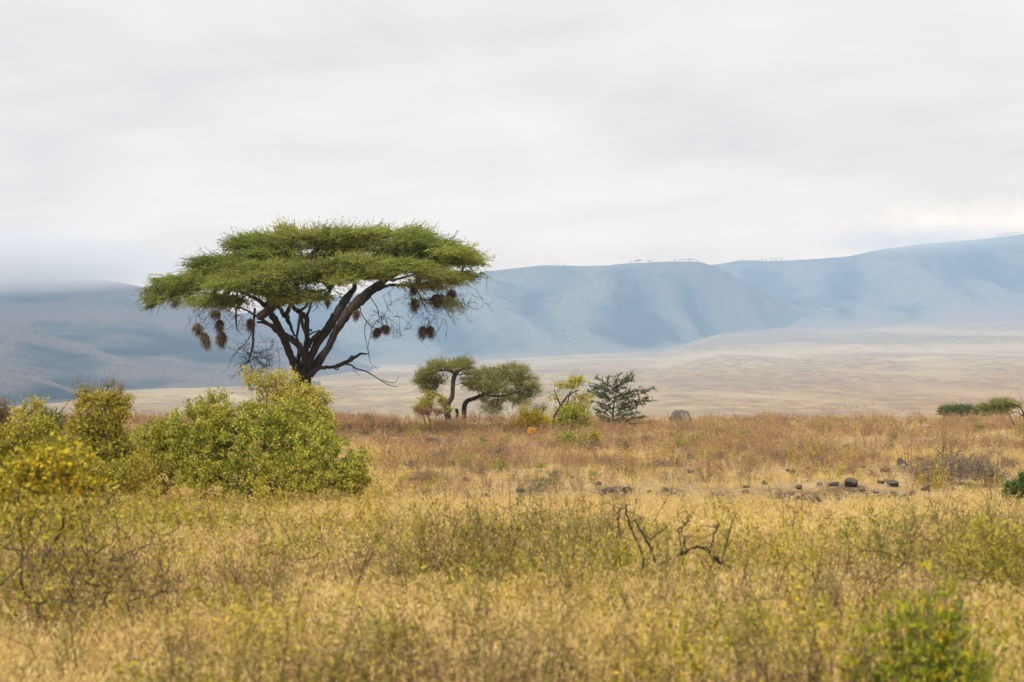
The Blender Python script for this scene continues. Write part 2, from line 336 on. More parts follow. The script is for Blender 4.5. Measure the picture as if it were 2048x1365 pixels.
def hill(pxs, cpy, cd, bpy_, bd, seed=0, gul=1.0, mat=None, nu=560, nv=110, expo=1.35, label=''):
    """a slope from its foot (row bpy_, distance bd) to its crest (row cpy, distance cd), by photo column"""
    u = np.linspace(pxs[0], pxs[-1], nu)
    cp = np.interp(u, pxs, cpy); cdv = np.interp(u, pxs, cd); bp = np.interp(u, pxs, bpy_); bdv = np.interp(u, pxs, bd)
    k = np.ones(15) / 15; pad = lambda a: np.convolve(np.pad(a, 7, 'edge'), k, 'valid')
    cdv = pad(cdv); bdv = pad(bdv); bp = pad(bp); cp = np.convolve(np.pad(cp, 3, 'edge'), np.ones(7) / 7, 'valid')
    zc = EYE - (cp - HY) / F * cdv; zb = EYE - (bp - HY) / F * bdv
    v = np.concatenate([np.linspace(-.12, 1, nv), np.linspace(1.03, 1.7, 14)])
    D = bdv[None] + (cdv - bdv)[None] * v[:, None]
    t = np.clip(v, 0, 1)[:, None]; pr = t ** expo * (1 - .25 * t ** 6) / .75 * .75 + .25 * t ** 6 * 1
    Z = zb + (zc - zb) * pr
    X = (u - 1024)[None] / F * D
    H = (zc - zb)[None]
    sl = np.clip(v, 0, 1)[:, None]
    w = np.sin(np.pi * np.clip(sl, 0, 1)) ** .8
    wx = X + (fbm(X / 700 + seed, D / 700, 3) - .45) * 500
    g1 = np.abs(fbm(wx / 420 + seed * 3.1, D / 2600 + seed, 3) - .45) * 2; g2 = fbm(wx / 130 + seed, D / 700, 4) - .45
    Z = Z + w * gul * H * (g1 * .34 - .10) + w * gul * H * g2 * .15 + sl * (fbm(X / 60, D / 60, 3) - .44) * 6
    Z = np.where(v[:, None] < 0, Z + v[:, None] * 160, Z)
    Z = np.where(v[:, None] > 1, Z - (v[:, None] - 1) * H * .8, Z)
    n = nu; i = np.arange(len(v) - 1)[:, None] * n; j = np.arange(n - 1)[None]
    Q = np.stack([i + j, i + j + 1, i + n + j + 1, i + n + j], -1).reshape(-1, 4)
    m = MB(); m.add(np.stack([X, D, Z], -1).reshape(-1, 3), Q)
    o = m.build('hill', mat or HM, smooth=True); tag(o, label, kind='structure')
    gv = np.clip(.5 + (g1 - .30) * .9 + g2 * 1.3, 0, 1) * w + .5 * (1 - w)
    for an, av in (('gully', gv), ('foot', np.broadcast_to(np.clip(v, 0, 1)[:, None], X.shape))):
        o.data.attributes.new(an, 'FLOAT', 'POINT').data.foreach_set('value', np.ascontiguousarray(av, dtype=np.float32).ravel())
    top = Z[nv - 1]
    def crest(px):
        return np.array([(px - 1024) / F * np.interp(px, u, cdv), np.interp(px, u, cdv), np.interp(px, u, top)])
    return crest
cr_right = hill([1280, 1400, 1450, 1480, 1560, 1650, 1700, 1760, 1850, 1950, 2048, 2200, 2500],
     [560, 533, 527, 521, 522, 517, 513, 500, 488, 480, 468, 455, 450], [9300] * 13,
     [690, 672, 664, 660, 656, 652, 650, 648, 646, 642, 640, 634, 628], [7600, 7600, 7700, 7750, 7800, 7900, 8000, 8000, 8000, 8000, 8000, 8000, 8000],
     seed=5, gul=1.0, mat=HM3, label='long blue crater rim rising out of the haze to the right')
cr_mid = hill([420, 560, 640, 700, 830, 960, 1000, 1080, 1110, 1180, 1280, 1340, 1400, 1440, 1500, 1560, 1650, 1720],
     [640, 612, 600, 590, 562, 545, 540, 531, 531, 533, 526, 523, 524, 536, 568, 602, 640, 654], [7400] * 12 + [7500, 7700, 7900, 8100, 8300, 8400],
     [725, 722, 718, 728, 731, 716, 713, 710, 709, 706, 700, 697, 690, 680, 668, 660, 656, 656], [6000, 6000, 6000, 6050, 6100, 6200, 6250, 6300, 6300, 6400, 6600, 6700, 7000, 7200, 7500, 7800, 8100, 8300],
     seed=2, gul=1.0, mat=HM2, label='broad rounded blue hill with gullies behind the crater floor')
cr_left = hill([-600, -200, 0, 120, 200, 244, 305, 380, 450, 520, 600, 680, 760],
     [560, 560, 566, 562, 560, 566, 579, 598, 618, 645, 680, 715, 740], [5200] * 13,
     [760, 760, 765, 766, 768, 770, 771, 771, 770, 768, 760, 748, 745], [3300] * 9 + [3400, 3700, 4300, 4600],
     seed=9, gul=.7, label='highest misty hill standing at the left end of the rim')
hill([-600, -200, 0, 100, 171, 244, 293, 366, 415, 480, 560, 640],
     [560, 590, 610, 604, 605, 611, 623, 643, 661, 690, 728, 764], [4300] * 12,
     [775, 775, 775, 775, 775, 774, 773, 772, 771, 770, 768, 766], [3000] * 8 + [3050, 3100, 3150, 3200],
     seed=12, gul=.7, label='dark scrubby spur in front of the misty hill')
hill([-600, -200, -60, 0, 49, 122, 220, 317, 390, 450],
     [600, 622, 636, 636, 646, 679, 707, 740, 764, 773], [3500, 3500, 3500, 3500, 3450, 3400, 3300, 3200, 3100, 3080],
     [800, 800, 795, 790, 788, 786, 781, 776, 773, 772], [2500, 2500, 2550, 2600, 2620, 2650, 2800, 2950, 3040, 3060],
     seed=15, gul=.6, nu=300, label='middle spur sloping down to the right onto the plain')
hill([-600, -200, 0, 49, 110, 146, 190],
     [660, 700, 724, 741, 766, 785, 797], [2900, 2850, 2800, 2750, 2650, 2560, 2480],
     [830, 830, 817, 812, 803, 798, 797], [2000, 2050, 2100, 2180, 2300, 2400, 2450],
     seed=18, gul=.5, nu=220, label='low nearest spur in the far left corner of the plain')

# ------------------------------------------------------------------ materials for plants
BARK = bark_mat('acacia_bark', (.011, .008, .006), (.055, .038, .027))
TWIG = bark_mat('grey_twig', (.05, .038, .026), (.17, .13, .09), 20)
DEAD = bark_mat('dead_wood', (.025, .018, .012), (.11, .075, .05), 14)
AC_LEAF = foliage_mat('acacia_leaf', [(0, (.07, .10, .018)), (.5, (.21, .26, .035)), (1, (.45, .47, .085))], .4, ((.34, .28, .09), .6, .35))
AC_LEAF2 = foliage_mat('small_acacia_leaf', [(0, (.13, .14, .035)), (.6, (.28, .28, .07)), (1, (.46, .42, .13))], .4)
AC_LEAF3 = foliage_mat('dark_acacia_leaf', [(0, (.055, .075, .025)), (.6, (.12, .15, .05)), (1, (.26, .28, .11))], .3)
BUSH = foliage_mat('bush_leaf', [(0, (.08, .11, .01)), (.5, (.26, .28, .022)), (.85, (.52, .50, .07)), (1, (.74, .68, .2))], .35, ((.40, .34, .035), .9, .7))
BUSH_Y = foliage_mat('yellowing_leaf', [(0, (.18, .17, .02)), (.5, (.44, .39, .045)), (.9, (.66, .54, .12)), (1, (.7, .5, .15))], .4)
BUSH_O = foliage_mat('olive_leaf', [(0, (.12, .12, .012)), (.5, (.32, .29, .025)), (.9, (.54, .46, .06)), (1, (.64, .52, .12))], .4, ((.38, .25, .03), 1.1, .5))
YELLOW = foliage_mat('bright_yellow_leaf', [(0, (.36, .34, .02)), (.5, (.70, .60, .03)), (1, (.85, .50, .03))], .5)
HERB = foliage_mat('herb_leaf', [(0, (.09, .14, .015)), (.5, (.22, .27, .025)), (.9, (.45, .43, .04)), (1, (.7, .48, .03))], .4)
DKGREEN = foliage_mat('dark_green_leaf', [(0, (.03, .06, .012)), (.6, (.07, .12, .02)), (1, (.18, .24, .05))], .3)
PURPLE = foliage_mat('dry_brown_tuft', [(0, (.10, .07, .055)), (.6, (.20, .145, .105)), (1, (.33, .25, .17))], .3)

# ------------------------------------------------------------------ growing branches
def grow(nodes, par, targets, sag=0.0, step=.5, jit=.05, order=None):
    """joins each target to the nearest grown node by a slightly wandering path; returns node list, parents and the tip index of each target"""
    nodes = [np.asarray(p, float) for p in nodes]; par = list(par)
    arr = np.zeros((len(nodes) + len(targets) * 8 + 10, 3)); n = len(nodes); arr[:n] = nodes
    root = nodes[0]; T = np.asarray(targets, float)
    if order is None: order = np.argsort(np.linalg.norm(T - root, axis=1))
    tips = {}
    for ti in order:
        t = T[ti]; dv = t - arr[:n]; dd = np.linalg.norm(dv, axis=1)
        rr = np.linalg.norm(arr[:n] - root, axis=1)
        k = int(np.argmin(dd + .25 * rr + np.where(dv[:, 2] < -.1, .3 * np.abs(dv[:, 2]), 0)))
        m = int(np.clip(dd[k] / step, 1, 7)); a = arr[k].copy(); prev = k
        for q in range(1, m + 1):
            f = q / m; p = a + (t - a) * f
            if q < m: p = p + RS.randn(3) * jit * dd[k] ** .5; p[2] += sag * math.sin(f * math.pi) * dd[k]
            arr[n] = p; par.append(prev); prev = n; n += 1
        tips[int(ti)] = prev
    return arr[:n], np.array(par), tips
def weights(par, tips, n0=1):
    w = np.zeros(len(par)); 
    for t in tips.values(): w[t] += 1
    for i in range(len(par) - 1, 0, -1):
        if par[i] >= 0: w[par[i]] += w[i]
    return w
def branch_tubes(mb, arr, par, w, r0, pw=.42, rmin=.004, sides=4, skip=0, mat=0, tint=.5):
    """one tube per run of nodes between forks"""
    ch = {}
    for i in range(1, len(par)):
        if par[i] >= 0: ch.setdefault(par[i], []).append(i)
    starts = [0] + [i for i in range(1, len(par)) if par[i] < 0]
    st = [(s, None) for s in starts]
    while st:
        i, frm = st.pop(); run = [frm, i] if frm is not None else [i]
        while i in ch:
            c = sorted(ch[i], key=lambda k: -w[k])
            for o in c[1:]: st.append((o, i))
            i = c[0]; run.append(i)
        if len(run) > 1 and max(run) >= skip:
            rad = np.maximum(rmin, r0 * (np.maximum(w[run], .3) / max(w[0], 1)) ** pw)
            if frm is not None: rad[0] = rad[1]
            mb.tube(arr[run], rad, sides, tint, mat)

def in_blobs(blobs, n, shell=.0):
    """random points in a union of ellipsoids (cx,cy,cz,rx,ry,rz,weight)"""
    b = np.array(blobs, float); p = b[:, 6] / b[:, 6].sum(); k = RS.choice(len(b), n, p=p)
    d = unit(RS.randn(n, 3)); r = RS.rand(n) ** (1 / 3); r = shell + (1 - shell) * r
    return b[k, :3] + d * b[k, 3:6] * r[:, None], k, d

def bush(name, loc, blobs, leafm, label, cat='bush', ntip=260, per=60, ll=.045, lw=.028, spread=.17, r0=.035, group=None, bark=None, base=None, spray=.0, bare=.0, stems=True):
    """a shrub: woody stems grown to tips inside the blobs, each tip carrying a cluster of leaves"""
    o = empty(name, tuple(loc)); tag(o, label, cat, group)
    T, k, d = in_blobs(blobs, ntip, .25); T = T[T[:, 2] > .05]
    nb = [np.array([0, 0, -.05])]; par = [-1]
    sw = np.median([b[3] for b in blobs])
    for q in range(6):
        a = q * 1.05 + RS.rand(); nb.append(np.array([math.cos(a) * sw * .25, math.sin(a) * sw * .25, .06])); par.append(0)
    arr, par, tips = grow(nb, par, T, sag=.02, step=.28, jit=.05)
    w = weights(par, tips)
    sm = MB(); branch_tubes(sm, arr, par, w, r0, .45, .003, 4)
    lm = MB(); idx = np.array(list(tips.values())); P = arr[idx]; out = unit(P - np.array([0, 0, P[:, 2].mean() * .3])) 
    nt_ = len(P); keep = RS.rand(nt_) > bare
    # a few leafless twigs poke out of the outline
    sp = RS.rand(nt_) < .35 + spray
    sm.ribbons(P[sp], unit(out[sp] + RS.randn(sp.sum(), 3) * .45), spread * (1 + RS.rand(sp.sum()) * 1.3), .006, seg=2)
    P2 = P[keep]; o2 = out[keep]; m = len(P2) * per
    sc = np.repeat(.5 + RS.rand(len(P2)) * .9, per)
    # leaves sit along short twiglets
    tw = unit(np.repeat(o2, per, 0) * .5 + np.repeat(RS.randn(len(P2) * max(1, per // 8), 3), 8, 0)[:m] if per % 8 == 0 else np.repeat(o2, per, 0) * .5 + RS.randn(m, 3))
    c = np.repeat(P2, per, 0) + tw * (RS.rand(m) * spread * sc)[:, None] + RS.randn(m, 3) * spread * .16
    dl = unit(tw * .6 + RS.randn(m, 3) * .8 + np.array([0, 0, .25]))
    tn = np.clip(np.repeat(RS.rand(len(P2)), per) * .5 + RS.rand(m) * .55, 0, 1)
    lm.leaves(c, dl, ll * (.6 + RS.rand(m) * .8), lw * (.6 + RS.rand(m) * .8), tn)
    if len(sm.v): sm.build('stems', bark or TWIG, o)
    if len(lm.v): lm.build('foliage', leafm, o)
    return o

# ------------------------------------------------------------------ the umbrella acacia
TD = 80.0; KX = TD / F                      # metres per photo pixel at the tree
tree_base = spot(607, TD)
def TP(px, py, dy=0.0):                     # point of the tree, relative to its base
    return np.array([(px - 1024) * KX - tree_base[0], dy, EYE - (py - HY) * KX - tree_base[2]])
def T1(lst, dy0=0, dy1=0):                  # from the enlarged trunk crop
    n = len(lst); P = []; R = []
    for i, (x, y, r) in enumerate(lst):
        P.append(TP(440 + x / 5.689, 560 + y / 5.689, dy0 + (dy1 - dy0) * i / max(1, n - 1))); R.append(r / 5.689 * KX)
    return np.array(P), np.array(R)
def smooth(P, R, k=4):
    n = len(P); t = np.arange(n); tt = np.linspace(0, n - 1, (n - 1) * k + 1)
    def cr(A):
        A = np.asarray(A, float); A2 = np.concatenate([[2 * A[0] - A[1]], A, [2 * A[-1] - A[-2]]])
        i = np.minimum(tt.astype(int), n - 2); f = tt - i
        f = f.reshape(-1, *([1] * (A.ndim - 1)))
        p0, p1, p2, p3 = A2[i], A2[i + 1], A2[i + 2], A2[i + 3]
        return .5 * (2 * p1 + (p2 - p0) * f + (2 * p0 - 5 * p1 + 4 * p2 - p3) * f ** 2 + (3 * p1 - p0 - 3 * p2 + p3) * f ** 3)
    return cr(P), np.maximum(cr(R), .002)

def acacia():
    o = empty('acacia_tree', tuple(tree_base)); tag(o, 'large flat-topped acacia tree hung with straw nests rising behind the green bush', 'tree')
    limbs = [
        ([(960, 1790, 125), (955, 1650, 108), (950, 1400, 98), (948, 1200, 92), (945, 1080, 90), (940, 980, 80)], 0, 0),
        ([(905, 1080, 55), (845, 935, 46), (792, 800, 42), (755, 690, 42), (715, 590, 42), (668, 470, 42), (625, 400, 38), (575, 320, 30), (500, 240, 24), (380, 180, 18), (200, 120, 12), (0, 60, 8)], 0, -2.2),
        ([(1000, 960, 42), (980, 860, 40), (920, 745, 37), (820, 655, 35), (710, 590, 32), (620, 510, 22), (550, 460, 16), (490, 415, 11), (380, 350, 10), (250, 320, 9)], -.35, -3),
        ([(650, 535, 20), (540, 492, 15), (480, 485, 10)], -1.2, -1.6),
        ([(870, 1000, 34), (885, 880, 26), (860, 700, 14), (800, 600, 12), (750, 480, 24), (712, 400, 30), (740, 300, 20), (770, 220, 18), (800, 120, 14), (860, -60, 10), (900, -200, 7)], .3, 2.5),
        ([(712, 410, 26), (655, 330, 22), (590, 290, 18), (480, 160, 12), (300, 0, 9), (100, -120, 6)], .5, 3),
        ([(965, 960, 45), (980, 760, 33), (988, 620, 30), (985, 480, 30), (960, 410, 30), (880, 360, 26), (805, 290, 23), (765, 200, 18), (690, 90, 14), (560, -60, 10), (400, -200, 7)], 0, .5),
        ([(985, 620, 22), (945, 520, 20), (928, 430, 20), (915, 380, 18)], -.1, -.1),
        ([(915, 400, 16), (892, 560, 14), (868, 680, 12)], -.15, -.1),
        ([(880, 360, 18), (930, 330, 17), (966, 290, 15), (960, 220, 12), (940, 100, 10), (1000, -120, 8), (1080, -320, 6)], .1, 1.8),
        ([(985, 420, 15), (1030, 340, 14), (1060, 260, 13), (1110, 200, 12), (1200, 140, 10), (1330, 80, 8), (1450, -60, 6)], -.1, -2),
        ([(1010, 1090, 55), (1120, 930, 52), (1230, 760, 42), (1310, 590, 42), (1410, 430, 52), (1510, 300, 58), (1610, 210, 60), (1710, 120, 52), (1800, 50, 42), (1900, -20, 32), (2010, -80, 24), (2160, -180, 22), (2340, -260, 18), (2480, -310, 13), (2650, -360, 8)], 0, .8),
        ([(985, 1030, 50), (1050, 860, 45), (1100, 720, 48), (1180, 600, 52), (1255, 480, 52), (1325, 355, 50), (1400, 230, 46), (1450, 150, 36), (1500, 60, 26), (1480, -100, 20), (1420, -250, 14), (1400, -400, 9)], -.25, 2.2),
        ([(1000, 770, 34), (1030, 700, 28), (1090, 645, 26), (1150, 580, 22)], 0, 0),
        ([(1005, 638, 9), (1070, 597, 8), (1140, 578, 8)], -.1, -.2),
        ([(1620, 260, 24), (1700, 165, 22), (1850, 95, 20), (1960, 62, 17), (2070, 72, 15), (2200, 72, 14), (2340, 60, 12), (2470, 30, 9), (2600, 30, 6)], .2, -1.8),
        ([(2200, 70, 9), (2260, 130, 8), (2320, 260, 6), (2370, 350, 4)], -1.2, -1.4),
        ([(1900, -10, 24), (2020, 0, 14), (2200, -40, 10), (2400, -100, 7)], .3, -2.5),
        # low dead branch on the right
        ([(1000, 1130, 30), (1040, 1070, 27), (1095, 1022, 24), (1200, 998, 20), (1310, 988, 18), (1420, 952, 25), (1510, 910, 22), (1580, 862, 16), (1640, 836, 12), (1702, 842, 8)], -.2, -1.2),
        ([(1450, 955, 10), (1520, 970, 9), (1580, 1010, 8), (1680, 1035, 7), (1780, 1090, 6), (1900, 1165, 5), (1980, 1198, 4), (2060, 1206, 3)], -.9, -1.6),
        ([(1860, 1125, 4), (1960, 1160, 4), (2030, 1148, 3), (2055, 1090, 2)], -1.4, -1.7),
        ([(1475, 925, 9), (1495, 890, 8), (1528, 855, 6)], -.9, -.9),
        ([(1300, 990, 9), (1350, 1020, 8), (1380, 975, 6)], -.7, -.7),
        ([(1520, 960, 4), (1560, 1040, 3), (1620, 1090, 2)], -1, -1.2),
        # dead wood hanging on the left
        ([(470, 330, 14), (462, 450, 14), (455, 600, 13), (450, 740, 11), (430, 840, 8), (395, 960, 5)], -2, -2.2),
        ([(443, 580, 6), (395, 700, 5), (310, 790, 4), (215, 905, 2)], -2.1, -2.6),
        ([(310, 300, 11), (288, 340, 11), (285, 450, 10), (290, 520, 8), (300, 588, 4)], -2.6, -2.6),
        ([(250, 320, 8), (160, 300, 6), (60, 330, 4)], -3, -3.3),
        ([(1592, 280, 5), (1610, 380, 5), (1670, 470, 6), (1728, 522, 5), (1800, 565, 4)], 0, -.4),
        ([(1700, 190, 5), (1780, 310, 5), (1803, 400, 4), (1812, 480, 3)], .3, .1),
        ([(1670, 475, 4), (1650, 590, 4), (1680, 760, 3), (1700, 860, 3), (1722, 950, 2), (1805, 1022, 2)], -.2, -.4),
        ([(1728, 522, 4), (1722, 620, 4), (1690, 760, 3), (1705, 860, 2)], -.3, -.3),
        ([(1030, 560, 10), (1040, 590, 9)], .1, .1), ([(985, 570, 8), (1030, 572, 9)], 0, .1),
        ([(640, 1105, 12), (560, 1060, 8), (470, 1010, 5)], -.5, -1),
    ]
    tr = MB(); nodes = []; par = []
    for lst, a, b in limbs:
        P, R = T1(lst, a, b); P, R = smooth(P, R, 4)
        if max(R) > .08: P = P + RS.randn(*P.shape) * .012; R = R * (1 + RS.randn(len(R)) * .05)
        tr.tube(P, R, 12 if max(R) > .1 else 6, rough=.14)
        base = len(nodes)
        for i, p in enumerate(P): nodes.append(p); par.append(-1)
    # root flare
    for k in range(6):
        a = k * 1.05 + .3; tr.tube(np.array([[.1 * math.cos(a), .1 * math.sin(a), .5], [.3 * math.cos(a), .3 * math.sin(a), .15], [.6 * math.cos(a), .6 * math.sin(a), -.12]]), [.16, .12, .05], 6)
    tr.build('trunk', BARK, o, smooth=True)
    # crown pads: px, py, half width, half height (px), depth (m), depth radius, weight, droop
    pads = [
        (565, 478, 78, 13, .6, 1.9, .9, 0), (500, 502, 78, 13, .3, 2.0, .9, .05), (640, 482, 60, 12, 1.2, 1.8, .55, 0), (440, 528, 72, 13, -.2, 1.9, .8, .15), (380, 556, 62, 15, -.6, 1.6, .8, .35),
        (720, 470, 80, 11, 1.0, 2.0, .8, 0), (800, 462, 38, 7, 1.8, 1.1, .3, -.1), (850, 490, 66, 12, .2, 1.8, .8, 0), (900, 508, 46, 16, 0, 1.6, .6, .1),
        (930, 540, 26, 26, .4, 1.2, .3, .3), (610, 545, 110, 11, -2.6, 1.5, .9, 0), (700, 556, 95, 11, -3.0, 1.5, .9, 0), (530, 572, 80, 13, -3.4, 1.4, .9, .12), (600, 590, 50, 9, -3.6, 1.0, .4, .15),
        (770, 530, 90, 10, -2.2, 1.5, .9, -.05), (850, 545, 50, 12, -1.6, 1.3, .45, .15), (885, 568, 44, 18, -.8, 1.3, .25, .4), (470, 594, 56, 16, -2.4, 1.3, .3, .5),
        (560, 520, 90, 12, 2.6, 1.7, .45, 0), (800, 505, 80, 12, 3.0, 1.8, .45, 0), (500, 545, 80, 12, 2.2, 1.5, .35, .1), (740, 492, 80, 10, 3.4, 1.6, .35, 0),
        (340, 585, 36, 18, -.8, 1.0, .25, .6), (560, 538, 70, 10, -1.4, 1.3, .4, 0), (460, 560, 60, 12, -1.8, 1.3, .4, .2),
        (905, 595, 34, 20, -1, 1.0, .07, .9),
    ]
    bl = []
    for (px, py, hw, hh, dy, ry, w, dr) in pads:
        c = TP(640 + (px - 640) * .955, py + 3, dy); bl.append((c[0], c[1], c[2], hw * KX, ry, hh * KX * 1.25, w * 1.0))
    sb = []; own = []
    for q, b in enumerate(bl):
        ns = max(3, int(b[3] * b[4] * 3.0)); pt, _, dd = in_blobs([b], ns, .35)
        for p in pt:
            rr = .40 + RS.rand() * .42; sb.append((p[0], p[1], p[2] + RS.randn() * .05, rr, rr * .9, .15 + RS.rand() * .09, rr * b[6] / ns * 4)); own.append(q)
    Tn, k, d = in_blobs(sb, 2050, .3)
    tone = RS.rand(len(sb))[k]; dr = np.array([p[7] for p in pads])[np.array(own)[k]]
    arr, pr, tips = grow(nodes, par, Tn, sag=.04, step=.5, jit=.05)
    w = weights(pr, tips)
    cw = MB()
    w2 = w.copy(); w2[0] = 60
    branch_tubes(cw, arr, pr, w2, .085, .5, .009, 4, skip=len(nodes), mat=1)
    idx = np.array([tips[i] for i in range(len(Tn))]); P = arr[idx]
    cen = TP(620, 560); per = 17; n = len(P) * per
    o2 = P - cen; o2[:, 2] *= .25; o2 = unit(o2 + RS.randn(*o2.shape) * .25)
    O = np.repeat(o2, per, 0); DR = np.repeat(dr, per)
    dirs = O * .9 + RS.randn(n, 3) * np.array([.55, .55, .20]); dirs[:, 2] += .14 - DR * .75; dirs = unit(dirs)
    st = np.repeat(P, per, 0) + RS.randn(n, 3) * np.array([.20, .20, .06])
    ln = .26 + RS.rand(n) ** 2.5 * .62
    bend = np.zeros((n, 3)); bend[:, 2] = -.12 - DR * .3 + RS.rand(n) * .2
    tn = np.clip(np.repeat(tone, per) * .55 + RS.rand(n) * .5 - .03, 0, 1)
    cw.ribbons(st, dirs, ln, .03, bend, tn, 3)
    # leaflets along each twig
    m = 9; tt = RS.rand(n, m); p = st[:, None] + dirs[:, None] * (ln[:, None] * tt)[..., None] + bend[:, None] * (ln[:, None] * tt ** 2)[..., None]
    dl = unit(dirs[:, None] * .7 + RS.randn(n, m, 3) * .6).reshape(-1, 3)
    cw.leaves(p.reshape(-1, 3), dl, .05 + RS.rand(n * m) * .05, .022 + RS.rand(n * m) * .014, np.repeat(tn, m))
    # bare drooping twigs under the outer crown and round the hanging wood
    def twigs(spots, cnt, rad, ln_, droop, mat=1):
        A = []
        for (px, py, dy) in spots:
            c = TP(px, py, dy)
            for _ in range(cnt):
                s = c + RS.randn(3) * np.array([rad, rad * .6, rad * .6]); q = [s]; dv = unit(np.array([RS.randn() * .8, RS.randn() * .5, -droop + RS.randn() * .3]))
                l = ln_ * (.5 + RS.rand())
                for _k in range(4):
                    dv = unit(dv + RS.randn(3) * .28); q.append(q[-1] + dv * l / 4)
                cw.tube(np.array(q), [.012, .010, .008, .006, .004], 3, mat=mat)
                for _k in range(3):
                    j = RS.randint(1, 4); d2 = unit(dv + RS.randn(3) * .8)
                    cw.tube(np.array([q[j], q[j] + d2 * l * .25, q[j] + unit(d2 + RS.randn(3) * .4) * l * .45]), [.007, .006, .003], 3, mat=mat)
    twigs([(515, 690, -2.2), (505, 712, -2.2), (540, 705, -2.0), (555, 690, -1.6), (520, 730, -2.3), (532, 722, -2)], 11, .25, .8, .6)
    twigs([(860, 610, -.9), (890, 600, -.9), (915, 600, -.6), (870, 632, -1), (845, 640, -1.2), (930, 590, 0), (760, 640, -.3), (765, 628, 0), (780, 640, -.2)], 7, .25, .7, .7)
    twigs([(400, 610, -2), (430, 620, -2.2), (450, 615, -2.4), (480, 620, -2.4), (500, 630, -2.6), (560, 625, -2), (640, 600, -2), (680, 595, -2), (790, 590, -1), (820, 590, -1)], 6, .35, .7, .5)
    cw.build('crown', [AC_LEAF, BARK], o)
    return o
acacia()

# ------------------------------------------------------------------ weaver nests
STRAW = foliage_mat('nest_straw', [(0, (.04, .026, .015)), (.6, (.13, .088, .05)), (1, (.32, .23, .13))], .15)
def nest(px, py, w, h, dy, tilt, label):
    c = TP(px, py, dy) + tree_base; rx = w * KX / 2; rz = h * KX / 2
    m = MB(); nu, nv = 14, 9
    u = np.linspace(0, 2 * np.pi, nu, endpoint=False); v = np.linspace(.12, np.pi - .12, nv)
    prof = np.sin(v) * (1 + .25 * np.cos(v + .6)); Z = np.cos(v)
    rr = 1 + RS.randn(nv, nu) * .10
    V = np.stack([prof[:, None] * np.cos(u) * rx * rr * .85, prof[:, None] * np.sin(u) * rx * rr * .85, Z[:, None] * rz * .9 * np.ones(nu)], -1)
    i = np.arange(nv - 1)[:, None] * nu; j = np.arange(nu)[None]; k = (j + 1) % nu
    m.add(V.reshape(-1, 3), np.stack([i + j, i + k, i + nu + k, i + nu + j], -1).reshape(-1, 4), tq=RS.rand((nv - 1) * nu) * .5)
    n = 520; d = unit(RS.randn(n, 3)); p = d * np.array([rx, rx, rz]) * .88
    tdir = unit(d * .5 + RS.randn(n, 3) * .55 + np.array([0, 0, -.75]))
    m.ribbons(p, tdir, (.06 + RS.rand(n) ** 2 * .20), .010, bend=np.array([[0, 0, -.2]]) * np.ones((n, 1)), seg=2)
    n = 40; a = RS.rand(n) * 6.3; p = np.stack([np.cos(a) * rx * .5, np.sin(a) * rx * .5, np.full(n, -rz * .75)], -1)
    m.ribbons(p, unit(np.stack([RS.randn(n) * .2, RS.randn(n) * .2, -np.ones(n)], -1)), .12 + RS.rand(n) * .22, .009, seg=2)
    # the twig it hangs from
    m.tube(np.array([[0, 0, rz * .8], [.01, 0, rz + .10], [.03, .02, rz + .26]]), [.012, .008, .007], 4, tint=.1)
    o = m.build('bird_nest', STRAW, loc=tuple(c)); o.rotation_euler = (0, tilt, 0)
    return tag(o, label, 'nest', 'straw bird nests hanging in the acacia')
for a in [
    (412, 659, 21, 24, -2.2, -.2, 'ragged straw nest, upper left one of the lowest pair hanging at the crown left edge'),
    (427, 681, 20, 34, -2.1, -.25, 'long straw nest drooping lowest beneath the left edge of the crown'),
    (456, 652, 18, 24, -2.3, 0, 'rounded dark nest touching the top of a bigger nest left of trunk'),
    (460, 679, 23, 32, -2.3, .05, 'big bell-shaped straw nest under a smaller one, left of the trunk'),
    (451, 630, 20, 14, -2.5, .6, 'flat brown nest tucked in twigs above the double hanging nests'),
    (517, 650, 18, 24, -2.4, 0, 'round nest around the hanging dead branch left of the trunk'),
    (313, 608, 15, 30, -.9, .9, 'pale slanting nest at the outermost left tip of the crown'),
    (363, 604, 16, 22, -1.2, .6, 'brown nest in the drooping twigs second from the crown left tip'),
    (388, 594, 20, 15, -1.4, -.5, 'small brown nest at the lower left rim of the crown'),
    (425, 566, 24, 16, -1.5, .2, 'wide brown nest half buried in left crown foliage'),
    (611, 594, 30, 20, -3.6, 0, 'dark bulky nest under the middle of the crown above the forked limb'),
    (662, 606, 7, 10, -1.5, 0, 'tiny dark nest hanging alone between the two main limbs'),
    (714, 628, 14, 17, -.3, .1, 'small tasselled nest hanging beside the thick right limb'),
    (756, 665, 17, 20, -.5, .5, 'left nest of the touching pair on the thin right twig'),
    (771, 658, 18, 17, -.4, -.4, 'right nest of the touching pair on the thin right twig'),
    (830, 583, 13, 13, -1.3, 0, 'small nest close below the horizontal right branch'),
    (833, 611, 19, 26, -1.4, 0, 'round dark nest hanging clear beneath the right branch'),
    (877, 603, 31, 30, -1.0, 0, 'largest brown nest hidden in twigs of the right crown'),
    (905, 588, 20, 15, -.8, .2, 'shaggy nest at the right end of the crown underside'),
    (848, 664, 20, 23, -1.2, .2, 'left nest of the lowest pair hanging on the right'),
    (863, 663, 17, 23, -1.1, -.1, 'right nest of the lowest pair hanging on the right')]:
    nest(*a)

